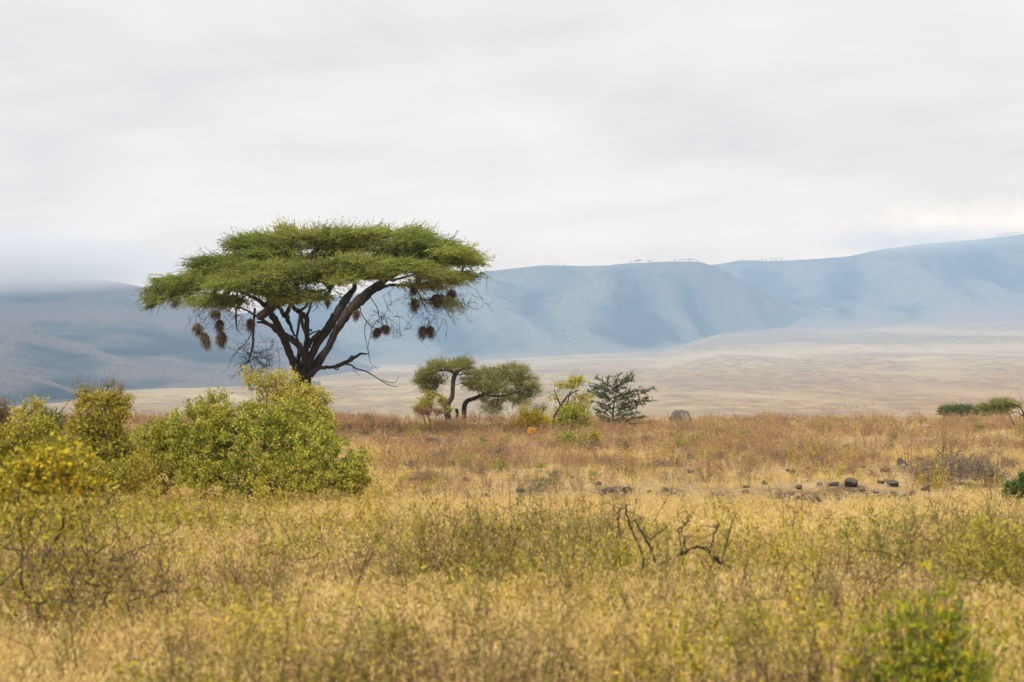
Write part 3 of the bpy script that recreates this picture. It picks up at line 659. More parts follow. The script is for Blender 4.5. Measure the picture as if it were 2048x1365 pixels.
# ------------------------------------------------------------------ smaller acacias and shrubs
def pxblobs(base, d, lst):
    """blobs given by photo column/row at distance d -> metres from the plant's base"""
    k = d / F; out = []
    for b in lst:
        px, py, hw, hh = b[:4]; dy = b[4] if len(b) > 4 else 0; w = b[5] if len(b) > 5 else 1; ry = b[6] if len(b) > 6 else hw * k * .8
        out.append(((px - 1024) * k - base[0], dy, EYE - (py - HY) * k - base[2], hw * k, ry, hh * k, w * hw * hh))
    return out
def crop(ox, oy, s):
    return lambda l: [(ox + a[0] / s, oy + a[1] / s, *[v / s for v in a[2:]]) for a in l]
def small_acacia(name, label, bpx, d, limbs, pads, leafm, ntip=260, per=16, ln0=.16, ln1=.30, lw=.022, cat='tree', depth=.3, flat=.3, group=None, bark=None, droop=.05, leaf=.05, leafn=6, rb=.03):
    base = spot(bpx, d); k = d / F; o = empty(name, tuple(base)); tag(o, label, cat, group)
    tr = MB(); nodes = []; par = []
    for li, l in enumerate(limbs):
        P = np.array([[(x - 1024) * k - base[0], (li - len(limbs) / 2) * depth * .3 * min(1, i), EYE - (y - HY) * k - base[2]] for i, (x, y, r) in enumerate(l)]); R = np.array([r * k for x, y, r in l])
        if li == 0: P[0, 2] = min(P[0, 2], -.1)
        P, R = smooth(P, R, 3); tr.tube(P, R, 8, rough=.15)
        for p in P: nodes.append(p); par.append(-1)
    tr.build('trunk', bark or BARK, o, smooth=True)
    bl = pxblobs(base, d, pads); T, kk, dd = in_blobs(bl, ntip, .3)
    arr, pr, tips = grow(nodes, par, T, sag=.03, step=.35, jit=.05); w = weights(pr, tips); w[0] = max(w[0], ntip * .6)
    cw = MB(); branch_tubes(cw, arr, pr, w, rb * 1.6, .5, .006, 4, skip=len(nodes), mat=1)
    P = arr[np.array(list(tips.values()))]; cen = np.array([np.mean([b[0] for b in bl]), 0, np.mean([b[2] for b in bl]) - .3])
    o2 = P - cen; o2[:, 2] *= flat; o2 = unit(o2 + RS.randn(*o2.shape) * .3)
    n = len(P) * per; dirs = unit(np.repeat(o2, per, 0) + RS.randn(n, 3) * .6 + np.array([0, 0, .15 - droop])); ln = ln0 + RS.rand(n) ** 2 * ln1
    st = np.repeat(P, per, 0) + RS.randn(n, 3) * np.array([.12, .12, .06]); bend = np.zeros((n, 3)); bend[:, 2] = -droop * 2 + RS.rand(n) * .15
    tn = np.clip(np.repeat(RS.rand(len(P)), per) * .5 + RS.rand(n) * .5, 0, 1)
    cw.ribbons(st, dirs, ln, lw * .8, bend, tn, 2)
    m = leafn; tt = RS.rand(n, m); p = st[:, None] + dirs[:, None] * (ln[:, None] * tt)[..., None] + bend[:, None] * (ln[:, None] * tt ** 2)[..., None]
    cw.leaves(p.reshape(-1, 3), unit(dirs[:, None] * .6 + RS.randn(n, m, 3) * .6).reshape(-1, 3), leaf * (.6 + RS.rand(n * m) * .7), leaf * .45, np.repeat(tn, m))
    # long bare twigs sticking out of the outline
    sp = RS.rand(len(P)) < .25; q = P[sp]
    cw.ribbons(q, unit(o2[sp] + RS.randn(len(q), 3) * .3 + np.array([0, 0, .15])), .35 + RS.rand(len(q)) * .5, .016, seg=3, tint=.2, mat=1)
    cw.build('crown', [leafm, bark or BARK], o)
    return o
c4 = crop(800, 690, 6.606); c5 = crop(1000, 720, 6.203); c7 = crop(1760, 770, 5.934); c8 = crop(1200, 980, 6.827)
def padc(c, l): return [(*c([p[:4]])[0], *p[4:]) for p in l]

small_acacia('small_acacia', 'small crooked acacia with the flat lopsided crown, left one of the middle pair', 898, 97,
    [c4([(640, 960, 40), (620, 810, 42), (688, 690, 30), (700, 560, 28), (708, 450, 31), (742, 375, 32), (800, 330, 18), (880, 300, 9)]),
     c4([(742, 385, 24), (640, 335, 20), (520, 340, 14), (400, 390, 9), (330, 450, 5)]), c4([(770, 400, 9), (860, 385, 8), (960, 400, 6)])],
    padc(c4, [(600, 275, 240, 55, 0, 1), (370, 370, 120, 55, -.3, 1), (840, 230, 120, 45, .3, .8), (320, 450, 60, 60, -.2, .7), (900, 330, 110, 45, .2, .5), (480, 450, 120, 70, .2, .8), (400, 560, 120, 70, .2, .5), (300, 500, 70, 70, 0, .5), (880, 480, 80, 60, .2, .4)]), AC_LEAF2, ntip=330, per=12)
small_acacia('small_acacia', 'small bushy acacia on a curved trunk leaning right, beside the flat lopsided acacia', 928, 98,
    [c4([(855, 970, 34), (848, 840, 32), (885, 745, 30), (980, 708, 26), (1100, 655, 24), (1250, 600, 17), (1400, 520, 10), (1500, 430, 6)]),
     c4([(1100, 660, 14), (1300, 680, 12), (1480, 640, 9), (1650, 600, 6)]), c4([(1200, 620, 12), (1220, 480, 9), (1150, 370, 6)]), c4([(1300, 690, 8), (1280, 780, 6), (1240, 850, 4)])],
    padc(c4, [(1200, 400, 260, 90, .2, 1), (1500, 350, 210, 100, 0, 1), (1100, 520, 230, 80, -.3, 1), (1620, 500, 190, 110, .1, .8), (1330, 560, 220, 90, -.4, .8),
     (1250, 710, 200, 70, 0, .7), (1230, 840, 150, 60, 0, .8), (1740, 620, 130, 80, .2, .6), (1500, 680, 180, 70, .3, .8), (1600, 740, 120, 60, 0, .5), (880, 450, 80, 60, .2, .4)]), AC_LEAF2, ntip=620, per=11, droop=.12)
o = empty('tree_stump', tuple(spot(914, 98))); tag(o, 'short dark stump standing between the two small acacia trunks', 'stump')
m = MB(); m.tube([[0, 0, -.1], [.02, 0, .35], [-.01, .01, .62], [.01, 0, .66]], [.11, .085, .08, .03], 9, rough=.2); m.build('trunk', BARK, o, smooth=True)
m = MB(); m.tube([[-.04, 0, .45], [-.1, .02, .6], [-.12, .02, .72]], [.03, .02, .008], 6); m.build('branch_stub', BARK, o)

def spray_shrub(name, label, bpx, d, root, tips, leafm, lw=.03, cat='shrub', sub=24):
    base = spot(bpx, d); k = d / F; o = empty(name, tuple(base)); tag(o, label, cat); st = MB(); lf = MB()
    cv = lambda p, y: np.array([(p[0] - 1024) * k - base[0], y, EYE - (p[1] - HY) * k - base[2]])
    cr0 = cv(root, 0); st.tube([[0, 0, -.1], [cr0[0] * .4, 0, cr0[2] * .5], cr0, cr0 + np.array([.08, 0, .5]), cr0 + np.array([.2, 0, 1.1])], [.06, .05, .045, .03, .01], 7)
    for t in tips:
        y = RS.randn() * .45; e = cv(t, y); r0 = np.array([cr0[0] + .1 * RS.randn(), .1 * RS.randn(), max(.15, min(e[2] - .25 - .25 * RS.rand(), cr0[2] + 1.0))]); L0 = np.linalg.norm(e - r0); mid = (r0 + e) / 2 + np.array([0, y * .1, .06 * L0]) + RS.randn(3) * .08
        u = np.linspace(0, 1, 12)[:, None]; P = (1 - u) ** 2 * r0 + 2 * u * (1 - u) * mid + u ** 2 * e; st.tube(P, np.linspace(.02, .004, 12), 4)
        dr = unit(e - mid)
        for q in range(int(sub * max(.6, L0))):
            f = .22 + .78 * RS.rand(); a = P[int(f * 11)]; s_ = unit(dr * .8 + RS.randn(3) * np.array([.7, .8, .55])); ln = (.10 + .34 * RS.rand()) * (1.15 - f * .6)
            Q = np.array([a, a + s_ * ln * .5, a + s_ * ln + np.array([0, 0, .03])]); st.tube(Q, [.008, .006, .003], 3)
            m = int(90 * ln) + 4; tt = RS.rand(m)[:, None]; c = a + s_ * ln * tt + RS.randn(m, 3) * .012
            lf.leaves(c, unit(RS.randn(m, 3) + s_ * .5), .045 * (.6 + .7 * RS.rand(m)), lw * (.6 + .7 * RS.rand(m)), np.clip(RS.rand(m) * .6 + RS.rand() * .4, 0, 1))
        m = 20; tt = .35 + .65 * RS.rand(m); c = P[(tt * 11).astype(int)] + RS.randn(m, 3) * .015; lf.leaves(c, unit(RS.randn(m, 3) + dr * .4), .045, lw)
    st.build('stems', BARK, o, smooth=True); lf.build('foliage', leafm, o); return o
spray_shrub('spiny_acacia_shrub', 'dark green thorny acacia shrub with long feathery sprays beside the thin yellow-leaved sapling', 1226, 90, c5([(1400, 640)])[0],
    c5([(1485, 150), (1640, 160), (1660, 210), (1640, 250), (1360, 210), (1190, 225), (1100, 285), (1090, 320), (1150, 365), (1080, 390), (1060, 430), (1130, 520), (1150, 600), (1230, 700), (1560, 350), (1700, 370), (1940, 350), (1880, 390),
        (1950, 500), (1870, 480), (1820, 540), (1800, 700), (1650, 720), (1500, 740), (1300, 780), (1700, 600), (1740, 650), (1900, 790), (1450, 330), (1500, 430), (1300, 450), (1620, 460), (1350, 560), (1550, 560), (1250, 580), (1450, 800), (1200, 660), (1600, 660)]), AC_LEAF3)
o = small_acacia('thin_sapling', 'thin leaning sapling with sparse yellow leaves at its forked top', 1106, 86,
    [c5([(650, 900, 15), (675, 700, 14), (750, 580, 12), (800, 490, 11), (870, 420, 9), (985, 370, 6)]), c5([(752, 570, 9), (705, 460, 7), (670, 370, 6)]), c5([(680, 860, 9), (780, 680, 8), (850, 480, 7), (860, 400, 5)]),
     c5([(690, 900, 9), (760, 880, 9), (850, 820, 7), (900, 760, 5)]), c5([(860, 830, 7), (1000, 660, 7), (1090, 540, 5)]), c5([(640, 920, 9), (560, 840, 7), (500, 825, 5)]), c5([(870, 420, 5), (930, 300, 3), (990, 210, 2)])],
    padc(c5, [(890, 300, 100, 60, 0, 1), (960, 240, 60, 40, 0, 1), (740, 330, 30, 40, 0, .7), (690, 480, 35, 50, 0, .8), (1050, 480, 70, 60, 0, .5), (930, 460, 60, 50, 0, .4), (820, 560, 60, 50, 0, .8), (900, 600, 70, 60, 0, .8), (720, 640, 50, 60, 0, .5)]),
    BUSH_Y, ntip=170, per=6, ln0=.05, ln1=.12, leaf=.085, leafn=3, cat='sapling', rb=.012)
def pbush(name, label, bpx, d, lst, mat, ntip=200, per=40, **kw):
    base = spot(bpx, d); return bush(name, base, pxblobs(base, d, lst), mat, label, ntip=ntip, per=per, **kw)
pbush('yellow_bush', 'bright yellow bush at the left foot of the thin leaning sapling', 1056, 85, padc(c5, [(310, 760, 120, 90), (230, 850, 80, 55), (520, 780, 110, 50), (290, 640, 60, 45), (420, 710, 110, 60)]), YELLOW, 110, 24, ll=.08, lw=.05, spread=.36, r0=.03)
pbush('orange_herb', 'small orange-leaved plant below the bright yellow bush', 1065, 80, padc(c5, [(400, 920, 40, 45)]), foliage_mat('orange_leaf', [(0, (.5, .25, .01)), (1, (.8, .45, .03))]), 16, 24, ll=.07, lw=.05, spread=.16, cat='plant')
pbush('green_bush', 'fresh green bush at the right foot of the thin leaning sapling', 1142, 84, padc(c5, [(860, 700, 110, 120), (980, 690, 110, 80), (1080, 830, 60, 70), (900, 860, 130, 60), (760, 800, 80, 60), (1020, 600, 60, 50)]), BUSH, 190, 32, ll=.075, lw=.045, spread=.28, r0=.03)
pbush('brown_bush', 'brownish twiggy bush behind the yellow bush and under the leaning acacia', 1078, 93, padc(c5, [(470, 640, 90, 60), (540, 590, 60, 40)]), PURPLE, 80, 12, ll=.06, lw=.03, spread=.3)
pbush('low_green_shrub', 'low green shrub growing in front of the leaning sapling', 1126, 68, padc(c5, [(780, 1050, 90, 80), (880, 990, 80, 70)]), HERB, 80, 32, ll=.06, lw=.035, spread=.22)
pbush('low_green_shrub', 'low dull green shrub right of the one in front of the sapling', 1176, 68, padc(c5, [(1080, 1050, 120, 90), (1170, 980, 70, 60)]), BUSH_O, 90, 32, ll=.06, lw=.035, spread=.22)
pbush('climber_bush', 'scrubby green bush around the foot of the flat lopsided acacia', 852, 95, padc(c4, [(340, 790, 90, 90), (400, 680, 60, 60), (250, 850, 60, 60), (550, 740, 50, 70), (620, 860, 60, 50)]), BUSH_O, 150, 24, ll=.07, lw=.04, spread=.28, r0=.03)
pbush('rust_bush', 'low rust-brown bush in front of the foot of the flat lopsided acacia', 866, 92, padc(c4, [(430, 890, 130, 35), (330, 900, 80, 30)]), foliage_mat('rust_leaf', [(0, (.14, .06, .035)), (1, (.34, .17, .09))]), 60, 30, ll=.06, lw=.03, spread=.25)

# right-hand ridge plants
small_acacia('low_acacia', 'low spreading dark green acacia half hidden behind the crest on the right', 1925, 112,
    [c7([(950, 480, 14), (960, 380, 12), (900, 320, 8), (800, 300, 5)]), c7([(955, 390, 10), (1100, 330, 8), (1250, 320, 5)])],
    padc(c7, [(930, 300, 180, 34, 0, 1), (1080, 310, 160, 30, .3, 1), (820, 320, 110, 22, -.2, .8), (1250, 325, 130, 22, 0, .8)]), AC_LEAF3, ntip=420, per=18, flat=.15, cat='tree')
small_acacia('arching_acacia', 'arching thin-crowned acacia just right of the low spreading one on the crest', 2012, 108,
    [c7([(1440, 470, 12), (1430, 380, 11), (1400, 290, 9), (1440, 220, 6), (1560, 220, 4)]), c7([(1410, 300, 7), (1300, 240, 5), (1180, 270, 3)])],
    padc(c7, [(1440, 215, 110, 26, 0, 1), (1380, 290, 80, 45, .2, 1), (1560, 235, 80, 26, 0, .7), (1300, 320, 70, 30, 0, .8), (1480, 310, 50, 40, 0, .3), (1240, 255, 60, 18, 0, .5)]), AC_LEAF2, ntip=240, per=14, flat=.2)
small_acacia('dead_sapling', 'nearly leafless dark sapling at the right edge of the crest', 2047, 80,
    [c7([(1705, 700, 13), (1705, 520, 11), (1700, 380, 10), (1655, 270, 7), (1560, 225, 5), (1450, 205, 3)]), c7([(1700, 370, 7), (1610, 320, 5), (1530, 345, 4), (1560, 430, 4), (1610, 520, 3)]), c7([(1705, 400, 8), (1760, 280, 6), (1800, 180, 4)]), c7([(1705, 600, 6), (1620, 520, 4), (1590, 440, 3)])],
    padc(c7, [(1640, 600, 80, 60, 0, 1), (1700, 250, 80, 40, 0, .4), (1760, 500, 70, 80, 0, .6)]), HERB, ntip=50, per=5, leaf=.05, leafn=3, cat='sapling', rb=.012)
pbush('dark_green_bush', 'dense dark green bush cut by the right edge below the brown tufts', 2040, 37, [(2036, 985, 26, 24), (2020, 990, 12, 18), (2050, 975, 22, 26)], DKGREEN, 190, 40, ll=.035, lw=.022, spread=.11, r0=.02)
pbush('sparse_acacia_shrub', 'sparse grey acacia shrub with a black crooked stem above the brown tufts', 1899, 58, padc(c7, [(800, 760, 200, 50), (700, 850, 160, 50), (1000, 850, 160, 60), (820, 700, 100, 40), (1050, 960, 140, 40)]), AC_LEAF2, 110, 10, ll=.03, lw=.015, spread=.25, r0=.035, bark=BARK)

# the green thicket and the left-hand bushes
pbush('large_bush', 'large rounded bright green bush in front of the big acacia', 520, 37,
    [(500, 905, 190, 75, 0, 1.3), (395, 875, 100, 70, .2, 1.1), (640, 930, 100, 58, .1, 1.1), (570, 860, 100, 55, .5, 1.1), (430, 815, 38, 28, .5, .9), (330, 900, 62, 60, -.1), (700, 955, 42, 35, .2), (480, 845, 90, 40, 0), (410, 850, 60, 50, -.4), (540, 950, 190, 38, -.5, 1.1), (330, 850, 35, 20, .3, .6), (272, 915, 50, 56, .2, 1.0), (300, 965, 50, 30, 0, .7)],
    BUSH, 1350, 48, ll=.045, lw=.032, spread=.135, r0=.06)
pbush('tall_yellow_bush', 'taller yellow-green bush with open sprays hiding the foot of the big acacia', 597, 43,
    [(520, 762, 38, 20, 0, .7), (568, 752, 26, 18, .1, .8), (600, 800, 55, 34, 0, 1), (560, 785, 45, 22, .1, .8), (610, 848, 55, 40, 0, 1), (640, 810, 25, 30, 0, .8), (500, 748, 18, 10, 0, .6), (555, 820, 60, 30, .2, .8)],
    BUSH_Y, 430, 32, ll=.045, lw=.032, spread=.17, r0=.05)
pbush('round_shrub', 'round-topped olive shrub with bare twigs on top, left of the large green bush', 200, 34,
    [(200, 835, 58, 42, 0, 1.1), (185, 890, 78, 50, 0, 1), (235, 812, 26, 24, .1, 1), (150, 935, 70, 45, -.2), (230, 930, 60, 50, .1), (180, 800, 36, 24, 0, .8)], BUSH_O, 620, 40, ll=.042, lw=.03, spread=.15, r0=.05)
pbush('twiggy_shrub', 'nearly bare twiggy shrub sticking out above the round-topped olive shrub', 195, 35.5,
    [(160, 772, 26, 10, 0, 1), (205, 785, 50, 18, 0, 1), (215, 764, 14, 10, 0, 1), (175, 790, 40, 14, .1, 1), (240, 785, 16, 18, 0, 1)], foliage_mat('sparse_brown_leaf', [(0, (.16, .12, .06)), (1, (.34, .27, .10))]), 150, 8, ll=.03, lw=.02, spread=.16, r0=.035)
pbush('olive_bush', 'wide olive bush filling the left edge behind the blurred yellow branches', 60, 31,
    [(20, 905, 70, 55, 0, 1), (70, 885, 50, 45, .2, .9), (110, 940, 60, 45, -.1, 1), (0, 950, 80, 45, 0, 1), (-60, 900, 70, 60, 0, 1), (180, 955, 70, 34, .2, 1), (250, 950, 50, 36, .3, .9), (50, 860, 50, 30, .3, .6)], BUSH_O, 680, 36, ll=.042, lw=.03, spread=.15, r0=.05)
pbush('lean_bush', 'thin brown-yellow bush with a bent stem at the far left skyline', 50, 38,
    [(62, 815, 18, 14, 0, 1), (40, 830, 18, 10, 0, 1), (28, 822, 10, 8, 0, .7), (75, 808, 10, 8, 0, 1)], BUSH_Y, 46, 24, ll=.04, lw=.028, spread=.14, r0=.03)
small_acacia('spiny_acacia_shrub', 'small dark thorny acacia shrub between the lean bush and the round-topped shrub', 96, 46,
    [[(98, 905, 5), (100, 860, 4), (94, 835, 3), (90, 818, 2)], [(100, 870, 3), (115, 845, 2), (122, 832, 1)]],
    [(95, 838, 20, 16, 0, 1), (88, 858, 22, 14, 0, 1), (112, 850, 18, 18, 0, 1), (78, 862, 12, 10, 0, 1)], AC_LEAF3, ntip=130, per=10, cat='shrub', ln0=.08, ln1=.14, lw=.015, leaf=.035, flat=.6)
pbush('dark_twiggy_bush', 'dark brown twiggy bush cut off by the left edge at the skyline', 4, 36,
    [(2, 820, 14, 20, 0, 1), (-12, 850, 30, 40, 0, 1), (8, 845, 10, 14, 0, 1)], foliage_mat('brown_leaf', [(0, (.10, .055, .03)), (1, (.30, .20, .07))]), 120, 24, ll=.04, lw=.025, spread=.16, r0=.04)
YEL_MIX = foliage_mat('yellowing_branch_leaf', [(0, (.12, .13, .015)), (.45, (.34, .30, .02)), (.7, (.60, .48, .03)), (1, (.78, .50, .04))], .4)
pbush('yellow_branch_bush', 'blurred bush with bright yellow leaves close to the camera on the left', 95, 20,
    [(125, 915, 62, 22, 0, 1), (85, 945, 60, 26, 0, 1), (150, 950, 40, 24, .1, .8), (40, 930, 30, 20, 0, .6), (60, 985, 60, 26, 0, .9), (140, 895, 30, 12, 0, .5), (180, 975, 50, 30, 0, .7), (20, 970, 50, 30, 0, .7), (110, 1020, 80, 30, 0, .45), (80, 1070, 70, 30, 0, .35), (30, 1040, 60, 34, 0, .35)], YEL_MIX, 150, 14, ll=.06, lw=.04, spread=.14, r0=.02)
pbush('olive_branch_bush', 'blurred scraggly olive bush at the left edge below the yellow leaves', 50, 16.5,
    [(40, 1010, 90, 30, 0, 1), (150, 1030, 80, 34, 0, .8), (-10, 1060, 60, 40, 0, .8), (90, 1090, 110, 34, 0, .7), (120, 1170, 130, 60, 0, .8), (20, 1210, 110, 60, 0, .8)], BUSH_O, 130, 9, ll=.045, lw=.026, spread=.17, r0=.02, bark=DEAD, spray=.4)
FG_LEAF = foliage_mat('foreground_leaf', [(0, (.08, .13, .01)), (.5, (.30, .36, .02)), (.8, (.58, .52, .03)), (1, (.85, .55, .03))], .5)
def sprig_shrub(name, label, px, d, spread, h, n, leafm):
    base = spot(px, d); o = empty(name, tuple(base)); tag(o, label, 'shrub'); st = MB(); lf = MB()
    for q in range(n):
        a = RS.rand() * 6.3; r = RS.rand() ** .6; a = a + .35 * math.sin(3 * a); e = np.array([math.cos(a) * spread * r, math.sin(a) * spread * r, h * (1.05 - .5 * r * r) * (.42 + .62 * RS.rand() ** .8) * (1 + .14 * math.sin(5 * a + 1))]); s0 = np.array([e[0] * .25, e[1] * .25, 0])
        u = np.linspace(0, 1, 8)[:, None]; mid = np.array([e[0] * .8, e[1] * .8, e[2] * .45]); P = (1 - u) ** 2 * s0 + 2 * u * (1 - u) * mid + u ** 2 * e; st.tube(P, np.linspace(.006, .002, 8), 3)
        tone = RS.rand(); m = 46; tt = .25 + .75 * RS.rand(m); c = P[(tt * 7).astype(int)] + RS.randn(m, 3) * .018; dv = unit(P[-1] - P[-3])
        lf.leaves(c, unit(dv * .9 + RS.randn(m, 3) * .55), .055 * (.6 + .7 * RS.rand(m)), .019, np.clip(tone * .6 + RS.rand(m) * .45, 0, 1))
    st.build('stems', TWIG, o); lf.build('foliage', leafm, o); return o
sprig_shrub('foreground_shrub', 'blurred green and yellow upright shrub nearest the camera at the lower right', 1850, 12.8, .56, 1.16, 210, FG_LEAF)
pbush('weed_patch', 'blurred fresh green leafy weed low in the grass left of centre', 778, 14.5, [(775, 1265, 40, 24, 0, 1), (815, 1275, 36, 24, 0, 1), (755, 1250, 16, 14, 0, 1), (785, 1320, 50, 40, 0, 1)], BUSH_Y, 80, 12, ll=.035, lw=.018, spread=.06, r0=.01, cat='plant')
def bare_shrub(name, label, bpx, d, lst, n=60, leafm=None, per=3, r0=.015, cat='shrub'):
    return pbush(name, label, bpx, d, lst, leafm or HERB, n, per, ll=.035, lw=.02, spread=.16, r0=r0, spray=.5, cat=cat, bark=DEAD)
bare_shrub('twiggy_shrub', 'blurred bare dark-stemmed shrub in the grass at the left', 205, 17.5, [(150, 1050, 60, 50, 0, 1), (250, 1070, 70, 50, 0, 1), (340, 1060, 50, 60, 0, 1), (200, 1110, 80, 40, 0, 1), (230, 1160, 130, 60, 0, 1), (300, 1200, 130, 50, 0, .8)], 200, BUSH_O, 5, .018)
bare_shrub('twiggy_shrub', 'small bare grey shrub lying low in the pale grass left of centre', 590, 21, [(560, 1080, 50, 30, 0, 1), (640, 1070, 50, 40, 0, 1), (600, 1110, 60, 20, 0, 1), (600, 1150, 80, 30, 0, 1)], 80, BUSH_O, 4, .01)
bare_shrub('twiggy_shrub', 'leggy dry shrub with upright stems in the grass near the centre', 960, 20, [(950, 1060, 50, 40, 0, 1), (1010, 1070, 40, 36, 0, 1), (980, 1100, 60, 30, 0, 1), (980, 1170, 110, 50, 0, 1)], 150, BUSH_O, 8, .01)
bare_shrub('thorny_shrub', 'blurred grey-green thorny shrub in front of the dug rocky patch on the right', 1760, 19.5, [(1720, 1080, 60, 24, 0, 1), (1790, 1060, 50, 36, 0, 1), (1830, 1080, 40, 50, 0, 1), (1760, 1120, 90, 30, 0, .6), (1700, 1060, 40, 14, 0, 1), (1780, 1180, 90, 40, 0, .5)], 110, AC_LEAF2, 8, .01)
bare_shrub('twiggy_shrub', 'bushy olive twig shrub at the right edge in the near grass', 1985, 18.5, [(1980, 1090, 60, 60, 0, 1), (1930, 1130, 50, 40, 0, 1), (2040, 1120, 40, 70, 0, 1), (1980, 1190, 110, 60, 0, 1)], 240, BUSH_O, 14, .012)

# fallen dead wood in the near grass
def deadwood():
    d = 20.5; b = spot(1330, d); k = d / F
    o = empty('dead_branch', tuple(b)); tag(o, 'fallen dead branches sticking up out of the weeds right of centre', 'branch')
    L_ = [[(560, 1100, 24), (560, 840, 22), (470, 640, 17), (400, 470, 15), (345, 270, 15), (372, 205, 9)], [(345, 245, 9), (270, 262, 8), (245, 400, 7), (275, 570, 5), (280, 700, 4)],
          [(760, 1000, 26), (720, 860, 25), (640, 680, 20), (560, 560, 20), (488, 435, 14)], [(700, 740, 8), (780, 690, 8), (860, 640, 8), (968, 555, 7)],
          [(1100, 1000, 12), (1090, 870, 11), (1068, 700, 11), (1055, 520, 13), (1110, 488, 11), (1200, 420, 9), (1270, 320, 7), (1335, 205, 5)], [(1170, 880, 8), (1155, 770, 9), (1105, 530, 11)],
          [(1180, 900, 14), (1250, 820, 16), (1340, 805, 20), (1450, 828, 26), (1530, 880, 30), (1620, 990, 34), (1720, 1070, 24), (1900, 1150, 12), (2020, 1250, 7)],
          [(1250, 860, 12), (1200, 885, 19), (1110, 955, 28), (950, 1045, 17), (860, 1120, 10)], [(1470, 760, 12), (1490, 680, 14), (1550, 520, 14), (1592, 455, 10)], [(1600, 1080, 10), (1660, 930, 10), (1750, 640, 13), (1812, 425, 8)]]
    for i, l in enumerate(L_):
        P = np.array([[(x - 1024) * k - b[0], (i % 4 - 1.5) * .22 + .05 * j, EYE - (y - HY) * k - b[2]] for j, (x, y, r) in enumerate(c8(l))]); R = np.array([r * k * .85 for x, y, r in c8(l)])
        P, R = smooth(P, R, 4); P = P + RS.randn(*P.shape) * .006; m = MB(); m.tube(P, R * (1 + RS.randn(len(R)) * .08), 7, rough=.3)
        for q in range(7):
            j = RS.randint(2, len(P)); e = unit(RS.randn(3) + np.array([0, 0, .6])); l1 = .08 + RS.rand() * .22; m.tube(np.array([P[j], P[j] + e * l1 * .5, P[j] + unit(e + RS.randn(3) * .4) * l1]), [.006, .004, .002], 3); m.build('branch', DEAD, o, smooth=True)
    return o
deadwood()

# ------------------------------------------------------------------ rocks
def rock_mat(name, c1, c2, c3):
    m, nt = new_mat(name); tcn = N(nt, 'ShaderNodeTexCoord'); a = noise(nt, tcn.outputs['Object'], 3, 6, .65); b = noise(nt, tcn.outputs['Object'], 14, 5, .7)
    col = mixc(nt, ramp(nt, b, [(.5, (0, 0, 0)), (.62, (.8, .8, .8))]), ramp(nt, a, [(.35, c1), (.6, c2)]), c3)
    d = N(nt, 'ShaderNodeBsdfPrincipled'); L(nt, col, d.inputs['Base Color']); d.inputs['Roughness'].default_value = .9
    bp = N(nt, 'ShaderNodeBump'); bp.inputs['Strength'].default_value = .9; bp.inputs['Distance'].default_value = .03; L(nt, b, bp.inputs['Height']); L(nt, bp.outputs[0], d.inputs['Normal']); finish(nt, d.outputs[0]); return m
RK = rock_mat('basalt', (.035, .028, .022), (.11, .085, .065), (.17, .14, .11)); RKP = rock_mat('pale_stone', (.17, .13, .10), (.32, .26, .20), (.2, .16, .12)); RKD = rock_mat('dark_basalt', (.02, .016, .013), (.055, .042, .034), (.09, .075, .06))
def rock_mesh(seed, mat, base=.42):
    import bmesh
    bm = bmesh.new(); bmesh.ops.create_icosphere(bm, subdivisions=3, radius=1); r = np.random.RandomState(seed)
    pl = [unit(r.randn(3)) for _ in range(11)]; off = base + r.rand(11) * .38 * (1 - base) / .58
    for v in bm.verts:
        c = np.array(v.co)
        for p, o_ in zip(pl, off):
            s = c @ p
            if s > o_: c = c - p * (s - o_)
        v.co = Vector(c * (1 + r.randn() * .03))
    me = bpy.data.meshes.new('rock'); bm.to_mesh(me); bm.free(); me.materials.append(mat); return me
RM = {'m': [rock_mesh(i, RK) for i in range(5)], 'p': [rock_mesh(20 + i, RKP) for i in range(2)], 'd': [rock_mesh(30 + i, RKD) for i in range(3)]}
LM = [(1361, 827, 'the domed boulder'), (1240, 810, 'the thorny acacia shrub'), (1050, 850, 'the bright yellow bush'), (900, 800, 'the flat lopsided acacia'), (1110, 850, 'the leaning sapling'), (745, 920, 'the large green bush'),
      (1705, 966, 'the squarish grey rock'), (1786, 968, 'the rounded grey rock'), (1652, 1012, 'the pale flat-topped stone'), (880, 887, 'the upper rock pair'), (1048, 917, 'the black stacked rock'),
      (1235, 983, 'the lower rock pair'), (1899, 900, 'the black-stemmed shrub'), (2036, 985, 'the dense dark green bush'), (1925, 825, 'the low spreading acacia'), (2045, 830, 'the dead sapling'),
      (1850, 854, 'the pale crest stone'), (1837, 922, 'the golden strip rock'), (841, 968, 'the pale dead log'), (1330, 1050, 'the fallen dead branches'), (1126, 895, 'the low green shrub'), (1625, 999, 'the angular split rock'),
      (1760, 1060, 'the grey-green thorny shrub'), (970, 1060, 'the leggy dry shrub'), (1380, 835, 'the pale grass stalks'), (1851, 979, 'the small black rock'), (1920, 960, 'the brown tuft bank')]
_used = set()
def near_label(what, px, py):
    c = sorted(((((px - a) / 2) ** 2 + ((py - b) * 1.2) ** 2) ** .5, a, b, n) for a, b, n in LM)
    for dd, a, b, n in c[:9]:
        if dd < 2: continue
        dx, dy = px - a, py - b; h = 'right' if dx > 0 else 'left'; v = 'below' if dy > 0 else 'above'
        rel = h + ' of' if abs(dy) < abs(dx) * .22 else (v if abs(dx) < abs(dy) * .4 else v + ' and ' + h + ' of')
        for far in (('just ', 'some way ') if dd > 1e9 else (('just ',) if dd < 30 else ('some way ',))):
            t = '%s %s%s %s' % (what, far, rel, n)
            if t not in _used: _used.add(t); return t
    return None
